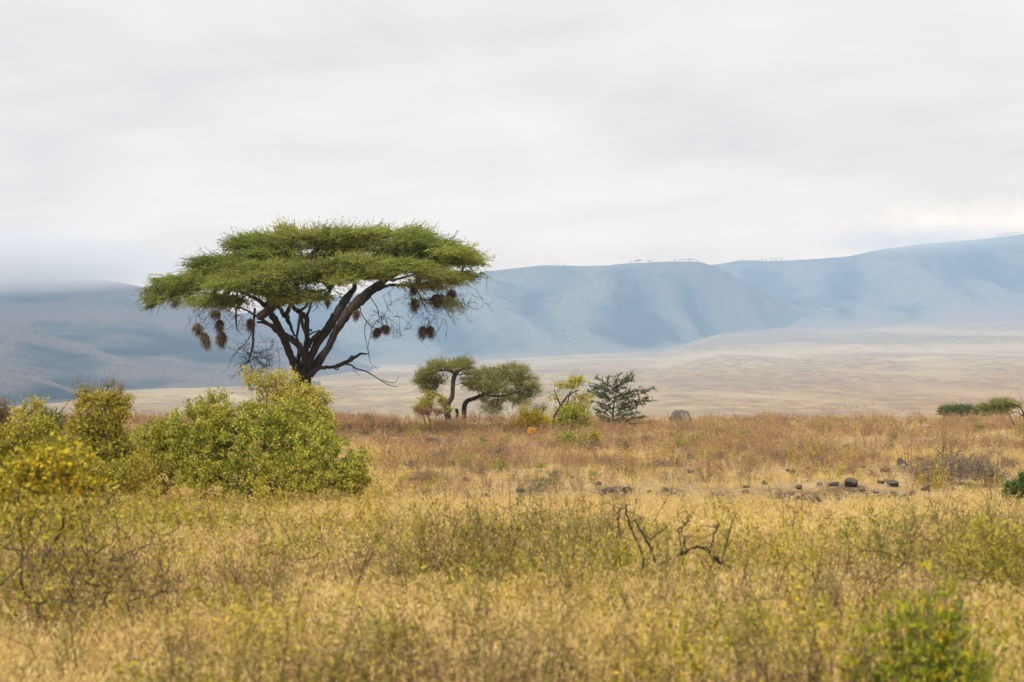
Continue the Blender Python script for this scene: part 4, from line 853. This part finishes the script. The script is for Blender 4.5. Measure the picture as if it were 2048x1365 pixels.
def rock(px, py, w, h, kind='m', label=None, d=None, name='rock', cat='rock'):
    if d is None: d = dist(px, py + h * .35)
    p = spot(px, d); k = d / F; me = RM[kind][RS.randint(len(RM[kind]))]
    o = bpy.data.objects.new(name, me); C.objects.link(o); sx = w * k / 1.75; sz = min(h * k / 1.4, sx * .72)
    o.location = (p[0], p[1], p[2] + sz * .5); o.scale = (sx * 1.15, sx, sz * 1.25); o.rotation_euler = (RS.randn() * .12, RS.randn() * .12, RS.rand() * 6.3)
    kind = {'b': 'm'}.get(kind, kind); g = {'m': 'grey-brown rocks strewn over the dry slope', 'p': 'pale stones strewn over the dry slope', 'd': 'dark rocks strewn over the dry slope'}[kind]
    g2 = {'m': 'grey-brown rock lying in the dry grass of the slope', 'p': 'pale stone lying in the dry grass of the slope', 'd': 'dark rock lying in the dry grass of the slope'}[kind]
    if label is None:
        sz_ = 'large ' if w > 19 else ('small ' if w < 12 else '')
        label = near_label(sz_ + {'m': 'grey-brown rock', 'p': 'pale stone', 'd': 'dark rock'}[kind], px, py)
    return tag(o, label or g2, cat, g)
RM['b'] = [rock_mesh(51, RK, .8)]
rock(1361, 828, 40, 23, 'b', 'domed boulder standing on the crest right of the thorny acacia shrub', d=98)
for a in [(1705, 966, 28, 21, 'm', 'squarish grey rock standing above the dug rocky patch'), (1786, 968, 22, 16, 'm', 'rounded grey rock right of the squarish one above the dug patch'),
          (1652, 1012, 26, 15, 'p', 'pale flat-topped stone in the dug rocky patch'), (1625, 999, 22, 15, 'm', 'angular split rock in the middle of the dug rocky patch'), (1683, 1006, 22, 14, 'm', 'reddish-brown rock right of the pale stone in the dug patch'),
          (865, 887, 32, 24, 'm', 'larger rock of the upper pair, below the flat lopsided acacia'), (903, 887, 24, 18, 'm', 'smaller rock of the upper pair, below the flat lopsided acacia'),
          (1046, 898, 20, 18, 'm', 'upper of two rocks in line below the bright yellow bush'), (1048, 917, 20, 18, 'd', 'black rock under another rock below the bright yellow bush'),
          (1218, 984, 26, 14, 'm', 'left rock of the lower pair at the near edge of the rocky ground'), (1254, 982, 22, 13, 'd', 'right rock of the lower pair at the near edge of the rocky ground'), (1850, 854, 22, 8, 'p', 'pale flat stone high on the slope near the right crest'),
          (1837, 922, 20, 10, 'd', 'dark rock on the bare golden strip at the right'), (1851, 979, 18, 10, 'd', 'small black rock at the lower edge of the brown tufts')]:
    rock(*a)
for a in [(1802, 927, 24, 14, 'd'), (1806, 933, 16, 7, 'p'), (1773, 941, 26, 8, 'd'), (1623, 941, 20, 8, 'd'), (1581, 944, 18, 8, 'd'), (1724, 934, 10, 7, 'd'), (1826, 988, 16, 10, 'm'), (1806, 991, 16, 9, 'p'),
          (1875, 998, 14, 8, 'd'), (1669, 969, 20, 8, 'd'), (1598, 975, 14, 8, 'm'), (1532, 966, 14, 10, 'd'), (1431, 996, 22, 11, 'm'), (1331, 980, 14, 9, 'm'), (1380, 944, 16, 7, 'm'), (1539, 901, 12, 7, 'd'),
          (1786, 1006, 26, 13, 'd'), (1822, 1006, 16, 9, 'm'), (1753, 983, 16, 7, 'p'), (1724, 980, 14, 7, 'm'), (1640, 970, 12, 6, 'm'), (1600, 1000, 26, 10, 'd'), (1570, 1003, 18, 9, 'd'), (1700, 1015, 14, 7, 'm'), (1735, 1004, 14, 8, 'd'),
          (965, 881, 16, 12, 'd'), (819, 912, 14, 13, 'd'), (843, 906, 14, 7, 'm'), (902, 927, 16, 10, 'm'), (1028, 881, 18, 7, 'p'), (857, 956, 20, 11, 'd'), (1257, 926, 18, 10, 'd'), (1263, 943, 14, 8, 'm'), (1379, 945, 16, 7, 'm'),
          (1044, 982, 20, 8, 'm'), (1112, 1007, 16, 9, 'd'), (970, 993, 16, 8, 'm'), (1150, 1000, 12, 7, 'm'), (1090, 901, 9, 6, 'p'), (1302, 919, 14, 6, 'd'), (1205, 1000, 20, 9, 'm'), (1235, 998, 22, 10, 'd'), (930, 960, 12, 7, 'm'), (1010, 950, 12, 6, 'd'),
          (1145, 955, 12, 6, 'm'), (1480, 950, 12, 6, 'm'), (1345, 1000, 16, 8, 'd'), (1490, 985, 14, 7, 'm'), (1540, 1000, 16, 8, 'd'), (1660, 925, 14, 7, 'd'), (1700, 905, 14, 7, 'm'), (1900, 960, 12, 6, 'm'), (1950, 985, 14, 6, 'd'), (1920, 1006, 14, 7, 'm'), (1140, 885, 16, 9, 'd'), (1195, 887, 20, 10, 'd'), (1155, 893, 12, 7, 'm')]:
    rock(*a)
r_ = np.random.RandomState(11)
for i in range(46):
    px = 780 + r_.rand() * 1250; py = 895 + r_.rand() * 120
    if fbm(np.array([px / 60.]), np.array([py / 14.]), 2)[0] > .38: rock(px, py, 7 + r_.rand() * 9, 4 + r_.rand() * 4, 'mdm'[r_.randint(3)])
o = empty('dead_log', tuple(spot(841, dist(841, 968)))); tag(o, 'short pale dead log lying among the rocks right of the large bush', 'log')
m = MB(); m.tube([[-.28, 0, .10], [0, .03, .13], [.28, 0, .12]], [.045, .055, .04], 7, rough=.2); m.build('branch', DEAD, o)
# pale grass stalks by the boulder
o = empty('grass_stalks', tuple(spot(1380, 93))); tag(o, 'few long pale grass stalks leaning in front of the domed boulder', 'grass stalks')
m = MB(); n = 9; m.ribbons(np.stack([RS.randn(n) * .12, RS.randn(n) * .05, np.zeros(n)], -1), unit(np.stack([-.5 + RS.rand(n) * .25, RS.randn(n) * .1, np.ones(n)], -1)), .75, .03, seg=3)
STALK = foliage_mat('pale_stalk', [(0, (.5, .4, .22)), (1, (.75, .64, .4))], .2); m.build('stalk', STALK, o)

# ------------------------------------------------------------------ small shrubs and tufts, each its own object
def proto(name, label, mat, group, w, h, ntip, per, ll, lw, cat, spread=.14):
    b = [(0, 0, h * .55, w / 2, w / 2, h * .42, 1), (w * .2, 0, h * .4, w / 3, w / 3, h * .35, .6), (-w * .22, .05, h * .42, w / 3.2, w / 3, h * .38, .6)]
    return bush(name, (0, 0, 0), b, mat, label, cat, ntip, per, ll, lw, spread, .015, group)
def put(pr, lst, used={}):
    for (px, py, s) in lst:
        o = pr if pr.name not in used else copy_tree(pr); used[pr.name] = 1
        d = dist(px, py); p = spot(px, d); o.location = p; k = 1.35 * s * d / F; o.scale = (k, k, k * (.85 + r_.rand() * .3)); o.rotation_euler = (0, 0, r_.rand() * 6.3)
        what = {'small_green_shrub': 'yellow-green shrub', 'small_dark_shrub': 'dark green shrub', 'brown_tuft': 'dry brownish tuft'}[pr.name.split('.')[0]]
        lb = near_label(('large ' if s > 32 else 'small ') + what, px, py)
        if lb: o['label'] = lb
G1 = proto('small_green_shrub', 'small yellow-green shrub dotted over the brown slope', HERB, 'small yellow-green shrubs on the slope', 1, .8, 70, 24, .045, .028, 'shrub')
put(G1, [(1372, 905, 34), (1395, 893, 26), (1350, 880, 24), (1480, 885, 22), (1330, 905, 22), (930, 935, 30), (965, 905, 26), (885, 935, 22), (1000, 945, 26), (830, 880, 22), (850, 870, 20), (1640, 860, 16), (1690, 862, 14), (1955, 862, 18), (1800, 870, 14), (1300, 940, 18), (1190, 960, 20), (1440, 870, 16), (1560, 870, 14), (1940, 985, 22), (1850, 970, 18), (700, 1010, 30), (760, 1005, 26), (1010, 890, 18), (1080, 940, 18), (1260, 870, 16)])
G2 = proto('small_dark_shrub', 'small dark green shrub dotted over the brown slope', DKGREEN, 'small dark green shrubs on the slope', .8, .9, 60, 20, .045, .025, 'shrub')
put(G2, [(1080, 985, 28), (1106, 980, 24), (1785, 888, 22), (1490, 880, 18), (1960, 870, 22), (1780, 905, 18), (740, 852, 20), (1520, 893, 16), (790, 850, 14)])
G3 = proto('brown_tuft', 'dry purplish-brown tuft growing on the slope', PURPLE, 'dry purplish-brown tufts on the slope', 1, .7, 90, 22, .05, .018, 'tuft')
put(G3, [(1870, 975, 62), (1920, 970, 66), (1970, 975, 60), (1895, 960, 50), (1950, 955, 54), (2000, 975, 44), (1840, 960, 40), (1600, 915, 34), (1650, 918, 32), (1560, 925, 30), (1700, 910, 26), (1640, 935, 28), (880, 925, 28), (1000, 925, 34), (1100, 905, 28), (1180, 910, 34), (1210, 935, 28), (960, 955, 26), (860, 1000, 30), (930, 1010, 32), (1110, 960, 28), (1320, 940, 26), (1430, 925, 26), (1380, 925, 22), (1750, 925, 24), (1250, 900, 26), (1290, 890, 24), (1060, 1000, 28), (1500, 930, 22), (1700, 945, 20), (1480, 915, 24), (2020, 940, 30), (1990, 920, 28), (820, 940, 22), (780, 900, 24)])
# ------------------------------------------------------------------ grass and low growth (uncountable), scattered over the slope
def clump(kind, seed, wide=1.0):
    r = RS; m = MB()
    if kind == 'straw':
        n = 26; a = r.rand(n) * 6.3; rad = r.rand(n) * .10; p = np.stack([np.cos(a) * rad, np.sin(a) * rad, np.full(n, -.02)], -1)
        d = unit(np.stack([np.cos(a) * .35 + r.randn(n) * .2, np.sin(a) * .35 + r.randn(n) * .2, np.ones(n)], -1)); ln = .16 + r.rand(n) * .24
        b = np.stack([np.cos(a) * .3, np.sin(a) * .3, -r.rand(n) * .35], -1); m.ribbons(p, d, ln, .006 * wide, b, seg=3)
        tip = p + d * ln[:, None] + b * ln[:, None]; s = r.rand(n) < .6; q = np.repeat(tip[s], 5, 0); dd = unit(np.repeat(d[s] + b[s], 5, 0) + r.randn(len(q), 3) * .3)
        m.leaves(q - dd * .04 + r.randn(len(q), 3) * .014, dd, .04, .0055 * wide)
    elif kind == 'brown':
        n = 9; a = r.rand(n) * 6.3; p = np.stack([np.cos(a) * .06, np.sin(a) * .06, np.full(n, -.02)], -1)
        d = unit(np.stack([np.cos(a) * .3 + r.randn(n) * .15, np.sin(a) * .3 + r.randn(n) * .15, np.ones(n)], -1)); ln = .22 + r.rand(n) * .26; b = np.zeros((n, 3))
        m.ribbons(p, d, ln, .007 * wide, b, seg=2, tint=.2)
        k = 16; t = .35 + r.rand(n, k) * .65; q = (p[:, None] + d[:, None] * (ln[:, None] * t)[..., None]).reshape(-1, 3) + r.randn(n * k, 3) * .016
        m.leaves(q, unit(r.randn(n * k, 3) * .7 + np.array([0, 0, .7])), .030, .010 * wide)
    else:
        n = 9; a = r.rand(n) * 6.3; p = np.stack([np.cos(a) * .05, np.sin(a) * .05, np.full(n, -.02)], -1)
        d = unit(np.stack([np.cos(a) * .35 + r.randn(n) * .2, np.sin(a) * .35 + r.randn(n) * .2, np.ones(n)], -1)); ln = .18 + r.rand(n) * .30
        m.ribbons(p, d, ln, .006 * wide, seg=2, tint=.1)
        k = 22; t = .2 + r.rand(n, k) * .8; q = (p[:, None] + d[:, None] * (ln[:, None] * t)[..., None]).reshape(-1, 3) + r.randn(n * k, 3) * .006
        m.leaves(q, unit(r.randn(n * k, 3) * .8 + np.array([0, 0, .8])), .030, .010 * wide)
    return m
def stalks(seed):
    m = MB(); n = 5
    for q in range(n):
        a = RS.rand() * 6.3; ln = .45 + RS.rand() * .45; dv = unit(np.array([math.cos(a) * .3, math.sin(a) * .3, 1.]) + RS.randn(3) * .12); P = [np.array([math.cos(a) * .05, math.sin(a) * .05, -.03])]
        for k in range(5): dv = unit(dv + RS.randn(3) * .12); P.append(P[-1] + dv * ln / 5)
        m.tube(np.array(P), [.006, .0055, .005, .004, .003, .002], 3, tint=.15)
        for k in range(5):
            j = RS.randint(2, 6); s_ = unit(dv * .7 + RS.randn(3) * .6); e = P[j] + s_ * (.06 + RS.rand() * .14); m.tube(np.array([P[j], e]), [.003, .0015], 3, tint=.15)
            c = np.repeat(e[None], 7, 0) + RS.randn(7, 3) * .018; m.leaves(c, unit(RS.randn(7, 3) + np.array([0, 0, .3])), .028, .012, .3 + RS.rand(7) * .7)
    return m
def grass_mat(name, stops, patch, pscale, trans=.3):
    m, nt = new_mat(name); a = N(nt, 'ShaderNodeAttribute', attribute_name='tint'); oi = N(nt, 'ShaderNodeObjectInfo'); g = N(nt, 'ShaderNodeNewGeometry')
    f = mathn(nt, 'ADD', mathn(nt, 'MULTIPLY', a.outputs['Fac'], .55), mathn(nt, 'MULTIPLY', oi.outputs['Random'], .45)); col = ramp(nt, f, stops)
    nz = noise(nt, g.outputs['Position'], pscale, 4, .6); col = mixc(nt, ramp(nt, nz, [(.46, (0, 0, 0)), (.62, (.75, .75, .75))]), col, patch)
    d = N(nt, 'ShaderNodeBsdfDiffuse'); L(nt, col, d.inputs[0]); t = N(nt, 'ShaderNodeBsdfTranslucent'); L(nt, col, t.inputs[0])
    x = N(nt, 'ShaderNodeMixShader'); x.inputs[0].default_value = trans; L(nt, d.outputs[0], x.inputs[1]); L(nt, t.outputs[0], x.inputs[2]); finish(nt, x.outputs[0]); return m
M_STRAW = grass_mat('straw_grass', [(0, (.44, .30, .095)), (.5, (.70, .52, .20)), (1, (.85, .70, .36))], (.60, .42, .16), .25, .4)
M_BROWN = grass_mat('brown_grass', [(0, (.13, .07, .04)), (.5, (.34, .205, .115)), (1, (.60, .42, .25))], (.36, .22, .11), .3)
M_WEED = grass_mat('weed_leaves', [(0, (.12, .12, .015)), (.4, (.32, .30, .03)), (.75, (.54, .43, .07)), (1, (.70, .40, .05))], (.50, .34, .10), .5)
def scatter(name, label, kinds, pts, scl):
    col = bpy.data.collections.new(name + '_kinds')
    for i, (mb, mt) in enumerate(kinds): col.objects.link(bpy.data.objects.new('%s_kind_%d' % (name, i), mb.mesh('%s_kind' % name, mt)))
    me = bpy.data.meshes.new(name); n = len(pts); me.vertices.add(n); me.vertices.foreach_set('co', pts.ravel())
    for an, ty, v in (('idx', 'INT', RS.randint(0, len(kinds), n).astype(np.int32)), ('scl', 'FLOAT', scl.astype(np.float32))):
        me.attributes.new(an, ty, 'POINT').data.foreach_set('value', v)
    rot = np.stack([RS.randn(n) * .1, RS.randn(n) * .1, RS.rand(n) * 6.283], -1).astype(np.float32); me.attributes.new('rotv', 'FLOAT_VECTOR', 'POINT').data.foreach_set('vector', rot.ravel()); me.update()
    o = bpy.data.objects.new(name, me); C.objects.link(o); tag(o, label, kind='stuff')
    ng = bpy.data.node_groups.new(name, 'GeometryNodeTree'); ng.interface.new_socket('Geometry', in_out='INPUT', socket_type='NodeSocketGeometry'); ng.interface.new_socket('Geometry', in_out='OUTPUT', socket_type='NodeSocketGeometry')
    gi = N(ng, 'NodeGroupInput'); go = N(ng, 'NodeGroupOutput'); ip = N(ng, 'GeometryNodeInstanceOnPoints'); ci = N(ng, 'GeometryNodeCollectionInfo')
    ci.inputs['Collection'].default_value = col; ci.inputs['Separate Children'].default_value = True; ci.inputs['Reset Children'].default_value = True
    def na(nm, ty):
        a = N(ng, 'GeometryNodeInputNamedAttribute', data_type=ty); a.inputs['Name'].default_value = nm; return a.outputs[0]
    L(ng, gi.outputs[0], ip.inputs['Points']); L(ng, ci.outputs[0], ip.inputs['Instance']); ip.inputs['Pick Instance'].default_value = True
    L(ng, na('idx', 'INT'), ip.inputs['Instance Index']); L(ng, na('rotv', 'FLOAT_VECTOR'), ip.inputs['Rotation']); L(ng, na('scl', 'FLOAT'), ip.inputs['Scale']); L(ng, ip.outputs[0], go.inputs[0])
    md = o.modifiers.new('scatter', 'NODES'); md.node_group = ng; return o
def field(n, d0, d1, dens, seed):
    """points in the wedge in front of the camera, thinned by dens(px, d, x) in 0..1"""
    r = np.random.RandomState(seed); d = np.sqrt(d0 ** 2 + r.rand(n) * (d1 ** 2 - d0 ** 2)); x = (r.rand(n) * 2 - 1) * (d * .2571 * 1.12 + 1.5)
    px = 1024 + F * x / d; keep = r.rand(n) < dens(px, d, x) * (1 - .9 * ((np.abs(px - 1850) < 170) & (d < 14.2))) * (1 - .9 * soil_at(x, d)); d = d[keep]; x = x[keep]
    return np.stack([x, d, zground(x, d)], -1)
sm = lambda v, a, b: np.clip((v - a) / (b - a), 0, 1)
def nz_(x, d, s, o): return fbm(x / s + o, d / s + o * 2, 3)
# rocky bare strip is short-grassed; the crest is brown and dense; the near ground is mixed
def bare(px, d): return sm(d, 38, 41) * (1 - sm(d, 56, 62)) * sm(px, 720, 820)
def gold(px, d): return sm(d, 22.5 + 3 * (1 - sm(px, 900, 1100)), 25.5 + 3 * (1 - sm(px, 900, 1100))) * (1 - sm(d, 38, 42)) * sm(px, 700, 850)   # smooth strip of golden grass before the rocky ground
def d_straw(px, d, x): return np.maximum(np.clip(.35 + 1.6 * (nz_(x, d, 3.5, 3) - .3), .15, 1), gold(px, d)) * (1 - .62 * bare(px, d)) * (1 - .82 * sm(d, 56, 66)) * (1 - .15 * (1 - sm(d, 22, 26)))
def d_brown(px, d, x): return np.clip(2.2 * (nz_(x, d, 4, 9) - .30), .05, 1) * (.15 + .85 * sm(d, 50, 64) + (.5 + .5 * (1 - sm(px, 500, 1000))) * (1 - sm(d, 20, 27)) + .12 * bare(px, d)).clip(0, 1) * (1 - .8 * gold(px, d))
def d_weed(px, d, x): return np.clip(3.4 * (nz_(x, d, 1.9, 21) - .38), 0.05, 1) * (.95 * (1 - sm(d, 23, 30)) + .07 + .55 * (1 - sm(px, 700, 1000)) * (1 - sm(d, 40, 50))).clip(0, 1) * (1 - .85 * gold(px, d)) * (1 - .5 * bare(px, d))
P = np.concatenate([field(28000, 12.2, 28, d_straw, 1), field(34000, 28, 62, d_straw, 2), field(16000, 62, 106, d_straw, 3)])
s = (.75 + RS.rand(len(P)) * .6) * (1 - .60 * bare(1024 + F * P[:, 0] / P[:, 1], P[:, 1])) * (1 + .25 * (P[:, 1] < 26))
scatter('dry_grass', 'dry straw-coloured grass covering the whole slope', [(clump('straw', i, 1.3), M_STRAW) for i in range(6)], P, s)
P = np.concatenate([field(14000, 12.2, 28, d_brown, 4), field(16000, 28, 62, d_brown, 5), field(34000, 60, 106, d_brown, 6)])
scatter('seeding_grass', 'brown seeding grass and dry herbs, thickest along the crest', [(clump('brown', i, 1.3), M_BROWN) for i in range(6)], P, .6 + RS.rand(len(P)) ** 4 * 1.1)
P = np.concatenate([field(13000, 12.2, 28, d_weed, 7), field(20000, 28, 60, d_weed, 8), field(5000, 60, 104, d_weed, 9)])
scatter('undergrowth', 'yellow-green leafy undergrowth mixed into the near grass', [(clump('weed', i, 1.2), M_WEED) for i in range(6)], P, .7 + RS.rand(len(P)) ** 3 * 1.5)
P = np.concatenate([field(2300, 12.3, 27, lambda px, d, x: np.clip(3 * (nz_(x, d, 3, 33) - .38), .04, 1), 10), field(1400, 27, 62, lambda px, d, x: np.clip(3 * (nz_(x, d, 4, 35) - .42), .02, 1) * (1 - .7 * gold(px, d)), 11), field(1500, 64, 102, lambda px, d, x: np.clip(3 * (nz_(x, d, 6, 37) - .40), .03, 1), 12)])
M_STALK = grass_mat('dry_stalks', [(0, (.05, .035, .02)), (.3, (.13, .085, .045)), (.7, (.30, .21, .10)), (1, (.46, .36, .14))], (.24, .24, .05), .4, .2)
scatter('dry_weeds', 'tall dry branching weed stalks standing among the grass', [(stalks(i), M_STALK) for i in range(6)], P, (.6 + RS.rand(len(P)) * .7) * (1 - .45 * (P[:, 1] > 27)))
# bushes on the distant crest and the crater floor are below; grazing herd
def wildebeest():
    o = empty('wildebeest', (0, 0, 0)); tag(o, 'dark grazing wildebeest, a speck on the pale crater floor', 'wildebeest', 'wildebeest grazing on the crater floor')
    import bmesh
    J = [(-.75, 0, 1.02, .20), (-.35, 0, 1.02, .27), (.1, 0, 1.05, .31), (.5, 0, 1.18, .30), (.85, 0, 1.08, .18), (1.15, 0, .82, .13), (1.32, 0, .62, .10), (1.42, 0, .42, .07)]
    me = bpy.data.meshes.new('wildebeest_body'); vs = [j[:3] for j in J]; es = [(i, i + 1) for i in range(len(J) - 1)]; rad = [j[3] for j in J]
    def leg(root, x, y, hind):
        pts = [(x, y, .80, .13), (x + (.06 if hind else 0), y, .58, .075), (x - (.08 if hind else 0), y, .42, .05), (x - .02, y, .14, .035), (x + .03, y, 0.0, .045)]
        prev = root
        for p in pts: vs.append(p[:3]); rad.append(p[3]); es.append((prev, len(vs) - 1)); prev = len(vs) - 1
    leg(0, -.68, .16, 1); leg(0, -.68, -.16, 1); leg(3, .48, .14, 0); leg(3, .48, -.14, 0)
    t0 = len(vs); vs += [(-.98, 0, .95), (-1.05, 0, .5)]; rad += [.05, .05]; es += [(0, t0), (t0, t0 + 1)]
    h0 = len(vs); vs += [(1.1, .18, .98), (1.15, .24, 1.12), (1.1, -.18, .98), (1.15, -.24, 1.12)]; rad += [.03, .02, .03, .02]; es += [(5, h0), (h0, h0 + 1), (5, h0 + 2), (h0 + 2, h0 + 3)]
    me.from_pydata(vs, es, []); ob = bpy.data.objects.new('body', me); C.objects.link(ob); ob.modifiers.new('skin', 'SKIN'); ob.modifiers.new('sub', 'SUBSURF').levels = 1
    for i, r in enumerate(rad): me.skin_vertices[0].data[i].radius = (r, r)
    me.skin_vertices[0].data[2].use_root = True
    dg = bpy.context.evaluated_depsgraph_get(); m2 = bpy.data.meshes.new_from_object(ob.evaluated_get(dg)); ob.modifiers.clear(); ob.data = m2
    m2.materials.clear(); m2.materials.append(bark_mat('hide', (.02, .017, .015), (.06, .05, .043), 3)); ob.parent = o
    return o
wb = wildebeest(); first = True
pts = [(1115, 627), (1140, 625), (1168, 623), (1150, 645), (930, 668), (945, 665), (1300, 690), (1328, 688), (1385, 690), (1410, 688), (1440, 686), (1452, 690), (1478, 688), (1330, 698), (1508, 678), (1570, 678), (1617, 700), (1840, 568), (1845, 608), (1910, 549), (1960, 549), (2005, 603), (1620, 586), (1635, 586)]
_wl = {}
for gname, idx in (('the wildebeest pair nearest the domed boulder', [4, 5]), ('the four wildebeest in the middle of the plain', [0, 1, 2, 3]), ('the nine wildebeest strung out in the main herd', [6, 7, 8, 9, 10, 11, 12, 13, 14]), ('the two stragglers right of the main herd', [15, 16]),
                   ('the five scattered wildebeest at the right side of the plain', [17, 18, 19, 20, 21]), ('the wildebeest pair far out above the main herd', [22, 23])):
    for r, q in enumerate(sorted(idx, key=lambda q: pts[q])): _wl[pts[q]] = 'dark %s from left of %s' % (['one, first', 'second', 'third', 'fourth', 'fifth', 'sixth', 'seventh', 'eighth', 'ninth'][r], gname)
for (cx, cy) in pts:
    px = 900 + cx / 1.784; py = 430 + cy / 1.784; yy = 1400.
    for yy in np.arange(1400, 6500, 15.):
        if HY + (EYE - gz((px - 1024) / F * yy, yy)) / yy * F <= py: break
    o = wb if first else copy_tree(wb); first = False; o['label'] = _wl[(cx, cy)].replace('one, first', 'first')
    x = (px - 1024) / F * yy; o.location = (x, yy, gz(x, yy)); o.rotation_euler = (0, 0, r_.choice([0, math.pi]) + r_.randn() * .5)

# acacias on the far rim
def rim_tree():
    o = empty('rim_tree', (0, 0, 0)); tag(o, 'tiny flat-topped tree on the skyline of the far rim', 'tree', 'flat-topped trees along the far rim')
    m = MB(); m.tube([[0, 0, -2], [.3, 0, 3], [0, 0, 6]], [.7, .5, .3], 6)
    for k in range(4): a = k * 1.6; m.tube([[.3, 0, 3.5], [2.2 * math.cos(a), 2.2 * math.sin(a), 6], [4.5 * math.cos(a), 4.5 * math.sin(a), 7.5]], [.35, .22, .1], 5)
    m.build('trunk', BARK, o); m = MB(); n = 1500; d, _, _ = in_blobs([(0, 0, 8, 7, 7, .9, 1), (3, 1, 8.8, 4, 4, .7, .5), (-4, 0, 7.3, 3.5, 4, .7, .4)], n, .2)
    m.leaves(d, unit(RS.randn(n, 3) * np.array([1, 1, .5])), 1.1, .6); m.build('crown', AC_LEAF3, o); return o
ORD = ['first', 'second', 'third', 'fourth', 'fifth', 'sixth', 'seventh', 'eighth', 'ninth', 'tenth']
def ordinal(groups, px, py, what):
    for nm, mem in groups:
        if (px, py) in mem:
            mem = sorted(mem)
            return '%s, %s' % (what, nm) if len(mem) == 1 else '%s from left of %s' % (ORD[mem.index((px, py))] + ' ' + what, nm)
RG = [('the rounded hill pair', [1117, 1128]), ('the rounded hill top row', [1262, 1272, 1279, 1297, 1303]), ('the rounded hill shoulder row', [1350, 1360, 1368, 1378, 1386, 1394]),
      ('the far rim saddle row', [1524, 1532, 1543, 1552, 1563]), ('alone right of the saddle tree row', [1600]), ('the pair below the bright cloud gap', [1895, 1905]), ('alone between the tree pair and the last row', [1962]), ('the row at the right end of the rim', [1996, 2004, 2013, 2022, 2031, 2040])]
RG = [(a, [(q, 0) for q in b]) for a, b in RG]
rt = rim_tree(); first = True
for (px, s, cr) in [(1117, .5, cr_mid), (1128, .4, cr_mid), (1262, .5, cr_mid), (1272, .7, cr_mid), (1279, 1.0, cr_mid), (1297, .6, cr_mid), (1303, .5, cr_mid), (1350, .55, cr_mid), (1360, .6, cr_mid), (1368, .7, cr_mid), (1378, .8, cr_mid), (1386, .7, cr_mid), (1394, .5, cr_mid),
                    (1524, .8, cr_right), (1532, .6, cr_right), (1543, .9, cr_right), (1552, .9, cr_right), (1563, .7, cr_right), (1600, .5, cr_right), (1895, .8, cr_right), (1905, .6, cr_right), (1962, .6, cr_right), (1996, 1.0, cr_right), (2004, .8, cr_right), (2013, 1.1, cr_right), (2022, .8, cr_right), (2031, 1.0, cr_right), (2040, .7, cr_right)]:
    o = rt if first else copy_tree(rt); first = False; o['label'] = ordinal(RG, px, 0, 'tiny rim tree'); o.location = cr(px); o.scale = (s * 1.4,) * 3; o.rotation_euler = (0, 0, r_.rand() * 6)

# ------------------------------------------------------------------ haze: one even box of air round the whole scene
def box(name, lo, hi):
    m = MB(); v = [[(lo, hi)[(i >> k) & 1][k] for k in range(3)] for i in range(8)]
    m.add(v, [(0, 2, 3, 1), (4, 5, 7, 6), (0, 1, 5, 4), (2, 6, 7, 3), (0, 4, 6, 2), (1, 3, 7, 5)]); return m
hm, nt = new_mat('haze'); v = N(nt, 'ShaderNodeVolumePrincipled'); v.inputs['Color'].default_value = (.45, .67, 1, 1); v.inputs['Density'].default_value = HAZE_D; v.inputs['Anisotropy'].default_value = .0
ou = N(nt, 'ShaderNodeOutputMaterial'); L(nt, v.outputs[0], ou.inputs['Volume'])
o = box('haze', (-HAZE_R, -HAZE_R, FLOOR - 300), (HAZE_R, HAZE_R, HAZE_TOP)).build('haze', hm); tag(o, 'pale blue haze filling the air over the crater', kind='stuff')

# cloud lying on the rim, thinning out towards its edge
def mist(name, label, px, py, d, hw, hh, dr, dens, seed):
    m, nt = new_mat(name); tcn = N(nt, 'ShaderNodeTexCoord'); ln = N(nt, 'ShaderNodeVectorMath', operation='LENGTH'); L(nt, tcn.outputs['Object'], ln.inputs[0])
    e = mathn(nt, 'SUBTRACT', 1.0, ln.outputs['Value'], True); g = N(nt, 'ShaderNodeNewGeometry'); mp = N(nt, 'ShaderNodeMapping'); L(nt, g.outputs['Position'], mp.inputs[0]); mp.inputs['Scale'].default_value = (.6, .6, 2.2); mp.inputs['Location'].default_value = (seed, seed, 0)
    nz = noise(nt, mp.outputs[0], .006, 4, .6); k = mathn(nt, 'MULTIPLY', mathn(nt, 'MULTIPLY', mathn(nt, 'POWER', e, 1.4), mathn(nt, 'MULTIPLY', mathn(nt, 'SUBTRACT', nz, .30), 4.0, True)), dens)
    v = N(nt, 'ShaderNodeVolumePrincipled'); v.inputs['Color'].default_value = (1, 1, 1, 1); L(nt, k, v.inputs['Density']); ou = N(nt, 'ShaderNodeOutputMaterial'); L(nt, v.outputs[0], ou.inputs['Volume'])
    import bmesh
    bm = bmesh.new(); bmesh.ops.create_icosphere(bm, subdivisions=4, radius=1); me = bpy.data.meshes.new(name); bm.to_mesh(me); bm.free(); me.materials.append(m)
    o = bpy.data.objects.new(name, me); C.objects.link(o); o.location = at(px, py, d); o.scale = (hw * d / F, dr, hh * d / F); return tag(o, label, kind='stuff')
mist('mist', 'low cloud lying over the top of the left hill', -60, 524, 4500, 470, 68, 1000, .016, 0)
mist('mist', 'thin mist caught on the upper rim at the far right', 1850, 478, 8700, 300, 32, 900, .0022, 40)
